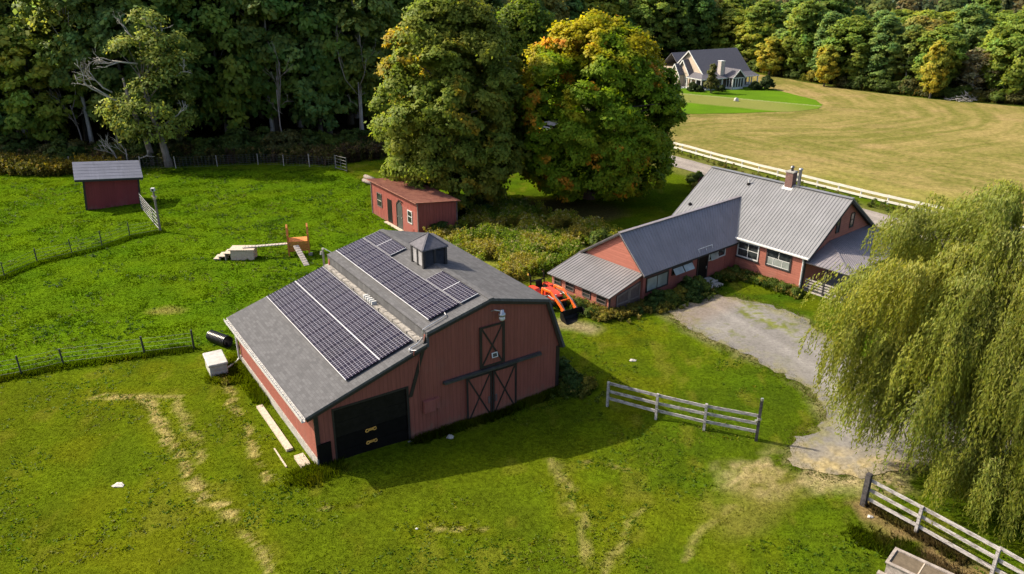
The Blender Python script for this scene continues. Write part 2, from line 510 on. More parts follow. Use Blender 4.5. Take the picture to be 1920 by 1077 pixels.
def forest_y(x): return np.interp(x, [p[0] for p in FOREST_LINE], [p[1] for p in FOREST_LINE])

def gcol(x, y):
    """real colour of the turf, soil and straw at a ground point"""
    x = np.asarray(x, float); y = np.asarray(y, float)
    big, mid, sm = fbm(x, y, 7, 31), fbm(x, y, 2.2, 47), fbm(x, y, .7, 59, 3)
    c = lambda *v: np.array(v)[None, :]
    E_ = lambda a: a[:, None]
    lawn = c(.050,.115,.0012)*(1-E_(big))+c(.098,.128,.002)*E_(big)
    lawn = lawn*(.50+.50*E_(mid))*(.70+.6*E_(sm))
    pad = c(.050,.110,.0012)*(1-E_(mid))+c(.086,.140,.0025)*E_(mid)
    pad = pad*(.74+.5*E_(sm))
    sp = sdist(x, y, PAD)
    k = E_(sstep(-.5, .8, sp+(mid-.5)*.8))
    col = lawn*(1-k)+pad*k
    # yellowed, drier turf
    yel = E_(sstep(.52, .70, fbm(x, y, 3.2, 83))*.4*(1-k[:,0]*.8))
    col = col*(1-yel)+c(.122,.125,.009)*yel
    pale = E_(sstep(.60, .74, fbm(x*1.5, y*.8, 1.5, 91))*.4*(1-k[:,0]))
    col = col*(1-pale)+c(.15,.14,.022)*pale
    olive = E_(sstep(12, -6, x)*sstep(45, 30, y)*(1-k[:,0])*.35)
    col = col*(1-olive)+c(.098,.108,.004)*olive
    straw = c(.33,.262,.105)*(.38+.6*E_(sm)+.65*E_(vn(x, y, .17, 99)))
    for pts, w, a in RUTS:
        d = dpl(x+(mid-.5)*1.0, y+(fbm(x, y, 1.4, 67)-.5)*1.0, pts)
        f = E_(sstep(w*1.0, w*.25, d)*a*sstep(.43, .56, vn(x, y, .22, 63)*.35+sm*.45+mid*.2+.04*a))
        col = col*(1-f)+straw*f
        f = E_(sstep(w*4, w*1.0, d)*a*.22)
        col = col*(1-f)+c(.15,.15,.012)*f
    # straw litter between the drive and the lawn, bare soil by the trough
    f = E_(sstep(1.7, .3, dpl(x, y, [(9.6,26.9),(11.6,27.9),(13.0,27.2),(15.6,27.2)])+(mid-.5)*2.2)*sstep(.38, .6, sm+.1)*.9)
    f = f*(.35+.9*E_(vn(x*2.2+y, y*.7-x, .16, 97)))
    col = col*(1-np.clip(f,0,1))+c(.36,.285,.15)*(.6+.7*E_(sm))*np.clip(f,0,1)
    f = E_(sstep(2.2, .6, dpl(x, y, [(8.6,24.6),(10.5,26.6)])+(mid-.5)*2.6)*.5)
    col = col*(1-f)+c(.18,.155,.035)*f
    f = E_(sstep(1.5, .3, dpl(x, y, [(14.0,24.8),(15.8,22.4),(17.5,20.5)])+(mid-.5)*1.8)*sstep(.30, .55, sm+.05)*.9)
    col = col*(1-f)+c(.17,.115,.055)*(.65+.7*E_(sm))*f
    f = E_(sstep(1.1, .2, dpl(x, y, [(3.0,41.9),(4.6,41.2)])+(mid-.5)*.9)*.8)
    col = col*(1-f)+c(.27,.215,.12)*f
    f = E_(sstep(.9, .1, np.hypot((x+21.5)*.6, y-43.8)+(mid-.5)*1.2)*.6)
    col = col*(1-f)+c(.24,.19,.06)*f
    # gravel fringe
    sd = sdist(x, y, DRIVE)+(mid-.5)*1.4
    f = E_(sstep(-.8, .3, sd)*sstep(.35,.6,sm*.6+mid*.4)*.8)
    col = col*(1-f)+c(.20,.175,.085)*(.6+.7*E_(sm))*f
    # meadow, verge, woodland floor
    f = E_(sstep(-.8, .8, sdist(x, y, WEED)))
    col = col*(1-f)+c(.16,.175,.025)*f
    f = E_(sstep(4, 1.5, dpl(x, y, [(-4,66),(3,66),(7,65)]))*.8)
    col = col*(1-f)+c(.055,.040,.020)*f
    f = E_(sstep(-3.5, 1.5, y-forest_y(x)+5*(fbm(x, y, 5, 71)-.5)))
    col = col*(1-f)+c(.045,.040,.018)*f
    f = E_(sstep(5, 2.4, dpl(x, y, ROAD)+(mid-.5)*2)*.7)
    col = col*(1-f)+c(.14,.135,.04)*f
    return np.clip(col, .004, .9)

def axis_pts(lo, a, b, hi, st):
    mid = np.arange(a, b, st)
    def out(a0, e, sgn):
        p, s, r = [], st*2, a0
        while sgn*(e-r) > 0:
            r = r+sgn*s; s *= 1.35; p.append(r)
        return p
    return np.array(out(a, lo, -1)[::-1]+list(mid)+out(mid[-1], hi, 1))
def make_ground():
    xs, ys = axis_pts(-900, -50, 34, 900, .23), axis_pts(-60, 17, 92, 1100, .23)
    X, Y = np.meshgrid(xs, ys)
    x, y = X.ravel(), Y.ravel()
    z = H(x, y)
    z = z - .05*inpoly(x, y, [(14,97),(19,90),(37,66.5),(80,8),(150,20),(112,97),(78,119),(67,126),(58,135),(49,153),(45,158),(20,145)])
    v = np.stack([x, y, z], 1)
    ny, nx = X.shape
    i = (np.arange(ny-1)[:,None]*nx+np.arange(nx-1)[None,:]).ravel()
    f = np.stack([i, i+1, i+nx+1, i+nx], 1)
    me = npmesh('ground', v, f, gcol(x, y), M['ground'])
    me.polygons.foreach_set('use_smooth', [True]*len(me.polygons))
    return tag(link('ground', me), kind='structure')

def sheet(name, poly, res, jit, js, lift, colf, m, seed=3):
    """a sheet lying a little above the ground with an uneven natural outline"""
    P = []
    n = len(poly)
    for i in range(n):
        (ax, ay), (bx, by) = poly[i], poly[(i+1) % n]
        k = max(1, int(math.hypot(bx-ax, by-ay)/(res*1.2)))
        for t in range(k): P.append((ax+(bx-ax)*t/k, ay+(by-ay)*t/k))
    P = np.array(P)
    P[:,0] += (fbm(P[:,0], P[:,1], js, seed)-.5)*jit*2
    P[:,1] += (fbm(P[:,0], P[:,1], js, seed+9)-.5)*jit*2
    P[:,0] += (fbm(P[:,0], P[:,1], js*.32, seed+21, 3)-.5)*jit*1.1
    P[:,1] += (fbm(P[:,0], P[:,1], js*.32, seed+23, 3)-.5)*jit*1.1
    xs = np.arange(P[:,0].min()-res, P[:,0].max()+2*res, res)
    ys = np.arange(P[:,1].min()-res, P[:,1].max()+2*res, res)
    X, Y = np.meshgrid(xs, ys)
    x, y = X.ravel().copy(), Y.ravel().copy()
    ins = inpoly(x, y, P)
    ny, nx = X.shape
    I = (np.arange(ny-1)[:,None]*nx+np.arange(nx-1)[None,:]).ravel()
    F = np.stack([I, I+1, I+nx+1, I+nx], 1)
    F = F[ins[F].any(1)]
    used = np.unique(F)
    outs = used[~ins[used]]
    A = P; B = np.roll(P, -1, 0); D = B-A; DD = (D**2).sum(1)+1e-12
    for q in outs:   # pull outside corners onto the outline
        t = np.clip(((x[q]-A[:,0])*D[:,0]+(y[q]-A[:,1])*D[:,1])/DD, 0, 1)
        cx, cy = A[:,0]+t*D[:,0], A[:,1]+t*D[:,1]
        j = np.argmin((cx-x[q])**2+(cy-y[q])**2)
        x[q], y[q] = cx[j], cy[j]
    mp = -np.ones(len(x), int); mp[used] = np.arange(len(used))
    x, y = x[used], y[used]
    v = np.stack([x, y, H(x, y)+lift], 1)
    me = npmesh(name, v, mp[F], colf(x, y, P), m)
    me.polygons.foreach_set('use_smooth', [True]*len(me.polygons))
    return tag(link(name, me), kind='structure')

def drive_col(x, y, P):
    E_ = lambda a: a[:, None]
    c = lambda *v: np.array(v)[None, :]
    big, mid, sm = fbm(x, y, 3, 131), fbm(x, y, 1.1, 141), fbm(x, y, .4, 151, 3)
    col = c(.198,.186,.172)*(.86+.28*E_(big))*(.82+.36*E_(sm))
    sd = dpl(x, y, [tuple(p) for p in P]+[tuple(P[0])])
    f = E_(sstep(1.3, .0, sd+(mid-.5)*1.8)*sstep(.4,.62,sm*.6+mid*.4)*.8)
    col = col*(1-f)+c(.17,.16,.06)*(.6+.8*E_(sm))*f
    g = E_(sstep(.50, .74, fbm(x, y, 1.5, 161)*.7+vn(x, y, .22, 163)*.3)*sstep(36, 42, y)*.9)
    col = col*(1-g)+c(.12,.135,.02)*g
    br = E_(sstep(2.2, .8, dpl(x, y, [(9.9,43.2),(11.6,44.6),(13.2,46)]))*.5)
    col = col*(1-br)+c(.22,.165,.125)*br
    tk = E_(sstep(.55, .1, np.abs(dpl(x, y, [(13.6,45),(15.6,40.5),(17.2,36.5),(17.4,33),(15.5,29)])-.85)+(sm-.5)*.5)*.22)
    col = col*(1+tk)
    st = E_(sstep(2.2, .5, dpl(x, y, [(11.6,28.4),(13,27.4),(14.6,27.3),(16.4,27.6)])+(mid-.5)*1.9)*(.45+.55*sstep(.4,.6,sm)))
    col = col*(1-st)+c(.31,.25,.13)*(.6+.8*E_(vn(x*2.2+y, y*.7-x, .16, 97)))*st
    return np.clip(col, .01, .8)

FENCE_W = [(5,110.5), (19.42,88.5), (25.45,78.95), (32.19,69.7), (37.0,63.6), (46,51)]
def hay_col(x, y, P):
    E_ = lambda a: a[:, None]
    c = lambda *v: np.array(v)[None, :]
    big, mid = fbm(x, y, 16, 201), fbm(x, y, 3, 211)
    # windrows follow the field edge: distance from the fence, wrapping round at the far end
    d = dpl(x, y, [(46,51),(37,63.6),(19.4,88.5),(15,97),(17,106),(26,110.5),(40,112),(50,117),(52,128),(50,150)])
    d = d+(fbm(x, y, 12, 221)-.5)*2.2+(fbm(x, y, 1.8, 223)-.5)*.6
    along = x*.55-y*.83
    w1 = vn(d*1.0, along*.05, .62, 231)*.5+vn(d, along*.12, .3, 241)*.5
    w2 = vn(d, along*.03, 2.3, 251)
    straw, green = c(.245,.194,.070), c(.138,.134,.032)
    k = np.clip((w1-.5)*1.8+(w2-.5)*.5+(mid-.5)*1.5+.50+(big-.5)*.6, 0, 1)
    col = straw*E_(k)+green*E_(1-k)
    gz = E_(sstep(.55, .75, fbm(x, y, 11, 261))*.4*sstep(95, 70, y+x*.2))
    col = col*(1-gz)+c(.26,.25,.05)*gz
    br = E_(sstep(.6, .75, fbm(x, y*2, 7, 271))*.35)
    col = col*(1-br)+c(.30,.205,.10)*br
    ed = E_(sstep(3, .5, y*0+np.abs(forest_y(x)-4-y))*.5)
    col = col*(1-ed)+c(.17,.16,.05)*ed
    return np.clip(col, .01, .8)
def lawn_col(x, y, P):
    E_ = lambda a: a[:, None]
    c = lambda *v: np.array(v)[None, :]
    mid = fbm(x, y, 3, 301)
    col = c(.085,.165,.007)*(.8+.4*E_(mid))
    s = (y-131)+(x-29)*.62
    dull = E_(sstep(-11.5, -10.2, s)*sstep(-1.0, -2.0, s)*sstep(49, 38, x))
    col = col*(1-.75*dull)+c(.20,.19,.06)*.75*dull
    ln = E_(sstep(.5, .1, np.abs(s+1.2))*.7)
    col = col*(1-ln)+c(.33,.30,.16)*ln
    return np.clip(col, .01, .8)
def road_col(x, y, P):
    E_ = lambda a: a[:, None]
    mid = fbm(x, y, 1.5, 321)
    d = dpl(x, y, ROAD)
    t = sstep(.5, .2, np.abs(d-.8))
    return np.array([[.30,.265,.235]])*(.8+.35*E_(mid))*(.9+.15*E_(t))

make_ground()
sheet('gravel_driveway', DRIVE, .12, .5, 1.0, .022, drive_col, M['gravel'])
sheet('hay_field', [(12,100), (18.6,91.2), (25.8,79.9), (32.6,70.6), (37.4,64.6), (80,8), (150,20), (112,97), (78,119), (67,126), (58,135), (49,153), (45,158), (18,146), (10,125)], .55, .5, 4, .05, hay_col, M['hay'])
sheet('lawn', [(14,113), (24,111.5), (34,113), (42,114.6), (45.4,116.8), (47.2,120), (47.6,124.5), (46,131), (44.2,136), (42,141), (25,146), (17,142), (12,126)], .45, .25, 5, .085, lawn_col, M['lawn'])
def road_poly(w):
    a, b = [], []
    for i, (x, y) in enumerate(ROAD):
        p, q = ROAD[max(i-1, 0)], ROAD[min(i+1, len(ROAD)-1)]
        d = Vector((q[0]-p[0], q[1]-p[1])).normalized()
        a.append((x-d.y*w, y+d.x*w)); b.append((x+d.y*w, y-d.x*w))
    return a+b[::-1]
sheet('road', road_poly(1.75), .35, .15, 2, .04, road_col, M['gravel'])

# ------------------------------------------------------------------ the big barn
def barn():
    root = empty('gambrel_barn', (BO[0], BO[1], 0), BA, 'large red gambrel barn with solar panels on its roof and a black garage door', 'barn')
    W, uc, hb, Lb = 12.73, 8.655, 3.335, 11.38
    g1, g2, gz = .80, 4.32, 2.54
    G = -.45
    # walls ---------------------------------------------------------------
    w = MB()
    front = [(0,G), (g1,G), (g1,gz), (g2,gz), (g2,G), (W,G), (W,2.55), (uc+hb-.06,4.86), (uc,5.70), (uc-hb+.02,4.86), (5.26,4.32), (0,2.64)]
    w.prism(front, 'y', 0, .14)
    back = [(0,G), (W,G), (W,2.55), (uc+hb-.06,4.86), (uc,5.70), (uc-hb+.02,4.86), (5.26,4.32), (0,2.64)]
    w.prism(back, 'y', Lb-.14, Lb)
    w.box(0, .14, .14, Lb-.14, .42, 2.62)
    w.box(W-.14, W, .14, Lb-.14, G, 2.52)
    w.build('wall', M['barn_red'], root)
    f = MB()
    f.box(-.05, .17, -.03, Lb+.04, -.5, .42)
    f.box(g2+.02, W+.06, -.05, -.002, -.75, -.24)
    f.box(W+.003, W+.07, -.05, Lb, -.75, -.14)
    f.box(g1-.02, g2+.05, -.16, -.05, -.5, -.20)
    f.build('foundation', M['concrete'], root)
    # roofs ---------------------------------------------------------------
    o0, o1 = -.17, Lb+.17
    r = MB()
    r.prism([(5.32,5.05), (uc,5.888), (uc+hb,5.05), (13.02,2.235), (12.90,2.20), (uc+hb-.06,4.92), (uc,5.755), (5.36,4.92)], 'y', o0, o1)
    r.box(5.34, 5.44, o0+.05, o1-.05, 4.30, 4.93)
    r.box(uc-.14, uc+.14, o0-.01, o1+.01, 5.865, 5.90)
    r.build('roof', M['shingle'], root)
    lr = MB()
    lr.prism([(-.40,2.676), (5.337,4.512), (5.337,4.40), (-.36,2.57)], 'y', o0, o1)
    lr.build('lean_to_roof', M['shingle'], root)
    fa = MB()
    for y0, y1 in ((o0+.03, o0+.10), (o1-.10, o1-.03)):
        fa.prism([(5.37,4.918), (uc,5.752), (uc+hb-.05,4.916), (12.89,2.19), (12.74,2.22), (uc+hb-.16,4.80), (uc,5.60), (5.40,4.78)], 'y', y0, y1)
        fa.prism([(-.36,2.565), (5.33,4.395), (5.33,4.24), (-.34,2.42)], 'y', y0, y1)
    build_each(fa, 'fascia', M['black_trim'], root)
    t = MB()
    t.prism([(uc-hb-.02,4.80), (uc-hb+.14,4.80), (4.54,2.02), (4.36,2.02)], 'y', -.045, -.002)
    t.box(W-.16, W+.03, -.04, -.002, G, 2.30)
    t.box(-.03, .16, -.045, -.002, .43, 2.55)
    t.box(g1-.02, g1+.06, -.03, -.002, G+.1, gz+.02)
    t.box(g2-.06, g2+.05, -.03, -.002, G+.1, gz+.02)
    t.box(g1-.02, g2+.05, -.034, -.004, gz-.02, gz+.07)
    build_each(t, 'trim', M['black_trim'], root)
    fl = MB()
    for i in range(22):
        y = .35+i*.505
        fl.box(5.08+.02*math.sin(i*2.1), 5.325, y, y+.47, 4.42, 4.535+.01*(i % 3))
    fl.build('flashing', M['flashing'], root)
    sg = MB()
    for i in range(5): sg.box(4.98, 5.24, 4.9+i*.24, 4.98+i*.24, 4.55, 4.72)
    sg.build('snow_guard', M['white'], root)
    # garage door ------------------------------------------------------------
    d = MB()
    n = 4
    for i in range(2):
        z0 = -.30+i*(gz+.30)/n
        d.box(g1+.05, g2-.05, .05, .10, z0+.008, z0+(gz+.30)/n-.008)
    gd = d.build('garage_door', M['garage'], root)
    d = MB()
    for i in range(2, 4):
        z0 = -.30+i*(gz+.30)/n
        d.box(g1+.05, g2-.05, .05, .10, z0+.008, z0+(gz+.30)/n-.008)
    d.build('upper_panel', M['garage_up'], gd)
    for z in (.98, .36):
        hb_ = MB()
        hb_.box(2.26, 2.70, .03, .05, z+.045, z+.085)
        for x in (2.30, 2.66): hb_.tube([(x-.07,.02,z), (x-.03,.02,z+.09), (x+.05,.02,z+.09), (x+.08,.02,z), (x+.03,.02,z-.04), (x-.04,.02,z-.04), (x-.07,.02,z)], .026, 6)
        hb_.box(2.36, 2.60, .0, .045, z-.01, z+.04)
        hb_.build('handle', M['yellow'], gd)
    ub = MB(); ub.box(.02, .60, -.09, -.003, -.40, 1.12)
    ub.build('utility_panel', M['garage'], root)
    # sliding doors on their track ---------------------------------------------
    for k, (a, b, hx) in enumerate(((7.29,8.70,8.52), (8.74,10.12,8.92))):
        z0, z1 = -.30, 2.10
        p = MB(); p.box(a, b, -.10, -.05, z0, z1)
        dr = p.build('sliding_door', M['barn_red'], root)
        tr = MB()
        tr.box(a, a+.10, -.125, -.098, z0, z1); tr.box(b-.10, b, -.125, -.098, z0, z1)
        tr.box(a+.10, b-.10, -.122, -.098, z1-.08, z1); tr.box(a+.10, b-.10, -.122, -.098, z0, z0+.07)
        for s in (0, 1):
            p0 = (a+.1, -.11-.004*s, (z0+.05, z1-.06)[s]); p1 = (b-.1, -.11-.004*s, (z1-.06, z0+.05)[s])
            tr.seg(p0, p1, .022, .075)
        tr.build('brace', M['black_trim'], dr)
        hd = MB(); hd.box(hx-.045, hx+.045, -.16, -.10, .42, .78)
        hd.build('handle', M['barn_door_grey'], dr)
    tk = MB()
    tk.box(6.12, 11.55, -.20, -.16, 2.17, 2.27)
    tk.box(6.12, 11.55, -.16, -.02, 2.27, 2.31)
    tk.box(6.10, 11.57, -.05, -.003, 2.14, 2.27)
    tk.build('door_track', M['steel_dark'], root)
    ld = MB(); ld.box(8.08, 9.44, -.05, -.003, 2.38, 4.48)
    lo = ld.build('loft_door', M['barn_red'], root)
    tr = MB()
    for a, b, c, e in ((8.06,8.20,2.36,4.50), (9.32,9.46,2.36,4.50)): tr.box(a, b, -.085, -.048, c, e)
    tr.box(8.20, 9.32, -.082, -.048, 4.40, 4.50); tr.box(8.20, 9.32, -.082, -.048, 2.36, 2.46)
    tr.seg((8.2,-.068,2.46), (9.32,-.068,4.40), .022, .08); tr.seg((8.2,-.072,4.40), (9.32,-.072,2.46), .022, .08)
    tr.build('brace', M['black_trim'], lo)
    sp = MB(); sp.slab([(8.70,-.16,2.80), (9.02,-.16,2.80), (9.02,-.10,3.04), (8.70,-.10,3.04)], .03)
    so = sp.build('solar_light', M['white'], root)
    sp = MB(); sp.slab([(8.75,-.158,2.84), (8.97,-.158,2.84), (8.97,-.11,3.0), (8.75,-.11,3.0)], .012)
    sp.build('cell', M['glass'], so)
    # yard light ------------------------------------------------------------------
    y = MB(); y.tube([(8.76,0,5.16), (8.80,-.22,5.28), (8.95,-.34,5.26), (9.08,-.38,5.20)], .03, 6)
    yl = y.build('yard_light', M['galv'], root)
    y = MB(); y.tube([(9.10,-.38,5.28), (9.10,-.38,5.12), (9.10,-.38,5.10), (9.10,-.38,4.98)], [.09,.11,.17,.16], 10)
    y.build('housing', M['galv'], yl, True)
    y = MB(); y.tube([(9.10,-.38,4.98), (9.10,-.38,4.84), (9.10,-.38,4.74)], [.14,.15,.08], 10)
    y.build('lens', M['white'], yl, True)
    # electrical box and conduits ------------------------------------------------
    b = MB(); b.box(5.04, 5.62, -.20, -.003, 1.02, 1.62); b.box(5.66, 5.86, -.12, -.003, 1.05, 1.60)
    b.build('meter_box', M['house_red_v'], root, bevel=.01)
    c = MB()
    c.tube([(5.78,-.05,1.05), (5.78,-.05,-.45)], .025, 6)
    c.tube([(5.66,-.06,.2), (5.68,-.06,-.45)], .02, 6)
    c.tube([(4.95,-.04,1.2), (4.95,-.04,3.95), (4.72,-.06,4.05), (4.60,-.24,4.18), (4.62,-.26,4.36)], .022, 6)
    c.build('conduit', M['barn_red'], root)
    c = MB()
    c.tube([(4.55,-.02,4.32), (4.6,.12,4.36), (4.95,.10,4.48), (5.15,.15,4.58), (5.26,.12,4.75), (5.27,.10,5.10), (5.45,.10,5.17), (6.2,.16,5.36), (6.5,.22,5.45), (6.55,.42,5.46)], .026, 6)
    c.tube([(4.55,-.02,4.32), (4.75,-.22,4.36)], .03, 6)
    c.box(4.50, 4.66, -.06, .10, 4.27, 4.36)
    c.build('roof_conduit', M['galv'], root)
    # gutter and downspout on the low side -----------------------------------
    g = MB()
    g.box(-.56, -.41, o0-.02, o1+.02, 2.50, 2.53)
    g.box(-.575, -.555, o0-.02, o1+.02, 2.50, 2.65)
    g.box(-.425, -.405, o0-.02, o1+.02, 2.53, 2.66)
    for i in range(24): g.box(-.556, -.424, .1+i*.48, .13+i*.48, 2.62, 2.645)
    g.build('gutter', M['gutter'], root)
    d = MB(); d.tube([(-.48,Lb+.02,2.50), (-.48,Lb+.02,2.35), (-.14,Lb-.05,2.0), (-.12,Lb-.05,.30), (-.30,Lb-.1,.14), (-1.1,Lb-.6,.09)], .055, 6)
    d.build('downspout', M['white'], root)
    # cupola ----------------------------------------------------------------------
    cx, cy, hw = uc, 5.80, .62
    c = MB()
    for sx in (-1, 1):
        for sy in (-1, 1):
            c.box(cx+sx*hw-.07, cx+sx*hw+.07, cy+sy*hw-.07, cy+sy*hw+.07, 5.55, 6.74)
    c.box(cx-.59, cx+.59, cy-.59, cy+.59, 5.5, 6.72)
    for sy in (-1, 1):
        c.box(cx-.055, cx+.055, cy+sy*hw-.06, cy+sy*hw+.06, 5.55, 6.74)
    for sx in (-1, 1):
        c.box(cx+sx*hw-.06, cx+sx*hw+.06, cy-.055, cy+.055, 5.55, 6.74)
    cu = c.build('cupola', M['dark_trim'], root)
    lv = MB()
    for i in range(14):
        z = 5.82+i*.063
        for s0, s1 in ((-.54,-.06), (.06,.54)):
            lv.slab([(cx-.66,cy+s0,z), (cx-.66,cy+s1,z), (cx-.60,cy+s1,z+.045), (cx-.60,cy+s0,z+.045)], .01)
            lv.slab([(cx+s0,cy-.66,z), (cx+s1,cy-.66,z), (cx+s1,cy-.60,z+.045), (cx+s0,cy-.60,z+.045)], .01)
    lv.build('louver', M['steel_dark'], cu)
    cr = MB()
    e = .74
    base = [(cx-e,cy-e,6.72), (cx+e,cy-e,6.72), (cx+e,cy+e,6.72), (cx-e,cy+e,6.72)]
    low = [(x, y_, 6.66) for x, y_, z in base]
    cr.add(low+base+[(cx,cy,7.33)], [(3,2,1,0), (0,1,5,4), (1,2,6,5), (2,3,7,6), (3,0,4,7), (4,5,8), (5,6,8), (6,7,8), (7,4,8)])
    for q in base: cr.seg(q, (cx,cy,7.34), .09, .03)
    cr.build('cupola_roof', M['far_shingle'], cu)
    # solar panels: 22 on the lean-to, 15 on the main slope ------------------------
    pm = MB(); pm.box(0, .972, 0, 1.683, -.02, .02)
    me = pm.mesh('solar_panel', M['solar'], bevel=.004)
    def panel(u, v, z, slope, turned=False):
        c_, s_ = math.cos(slope), math.sin(slope)
        X, Y, Z = Vector((0,-1,0)), Vector((c_,0,s_)), Vector((-s_,0,c_))
        if turned: X, Y = Vector((c_,0,s_)), Vector((0,1,0))
        o = bpy.data.objects.new('solar_panel', me)
        COL.objects.link(o); o.parent = root
        mt = Matrix((X, Y, Z)).transposed().to_4x4()
        mt.translation = Vector((u, v, z))+Z*.10
        o.matrix_local = mt
    s1 = math.atan((4.512-2.676)/5.737); s2 = math.atan((5.888-5.05)/3.335)
    zl = lambda u: 2.676+(u+.40)*(4.512-2.676)/5.737
    zu = lambda u: 5.05+(u-5.32)*(5.888-5.05)/3.335
    for k in range(11):
        v = .52+.981*(k+1)
        for u in (1.75, 1.75+1.70*math.cos(s1)): panel(u, v, zl(u), s1)
        panel(5.80, v, zu(5.80), s2)
    for v in (.53, 2.23, 7.90, 9.60): panel(7.49, v, zu(7.49), s2, True)
    rk = MB()
    for u in (1.95, 3.2, 3.6, 4.85): rk.box(u-.02, u+.02, .5, 11.35, zl(u)+.002, zl(u)+.07)
    for u in (6.0, 7.2): rk.box(u-.02, u+.02, .5, 11.35, zu(u)+.002, zu(u)+.07)
    rk.build('mounting_rail', M['steel_dark'], root)
barn()

# ------------------------------------------------------------------ farmhouse
def rib_roof(mb, a, b, c, d, t=.05, step=.23, rw=.035, rh=.028):
    """sheet-metal slope: eave a->b, ridge d->c, raised ribs running from eave to ridge"""
    a, b, c, d = map(Vector, (a, b, c, d))
    mb.slab([a, b, c, d], t)
    n = (b-a).cross(d-a).normalized()
    if n.z < 0: n = -n
    k = max(2, int((b-a).length/step))
    for i in range(k+1):
        f = (i+.001)/(k+.002)
        p, q = a.lerp(b, f)+n*(rh*.5-.002), d.lerp(c, f)+n*(rh*.5-.002)
        if (q-p).length > .1: mb.seg(p, q, rw, rh, n)

def window(parent, plane, a0, a1, z0, z1, at, frame, glass, fw=.07, mull=(), trans=(), proud=.05, name='window', sgn=-1, sashmat=None):
    """window in a wall plane: plane 'x' or 'y' says which coordinate is fixed"""
    def bx(mb, p0, p1, q0, q1, d0, d1):
        lo, hi = sorted((at+sgn*d0, at+sgn*d1))
        if plane == 'y': mb.box(p0, p1, lo, hi, q0, q1)
        else: mb.box(lo, hi, p0, p1, q0, q1)
    f = MB()
    bx(f, a0, a1, z1-fw, z1, .002, proud); bx(f, a0, a1, z0, z0+fw, .002, proud)
    bx(f, a0, a0+fw, z0+fw, z1-fw, .002, proud); bx(f, a1-fw, a1, z0+fw, z1-fw, .002, proud)
    w = f.build(name, frame, parent)
    if mull or trans:
        s = MB()
        for m in mull: bx(s, m-.025, m+.025, z0+fw, z1-fw, .012, proud-.012)
        for m in trans: bx(s, a0+fw, a1-fw, m-.022, m+.022, .010, proud-.015)
        s.build('muntin', sashmat or frame, w)
    g = MB(); bx(g, a0+fw, a1-fw, z0+fw, z1-fw, .004, .02)
    g.build('pane', glass, w)
    return w

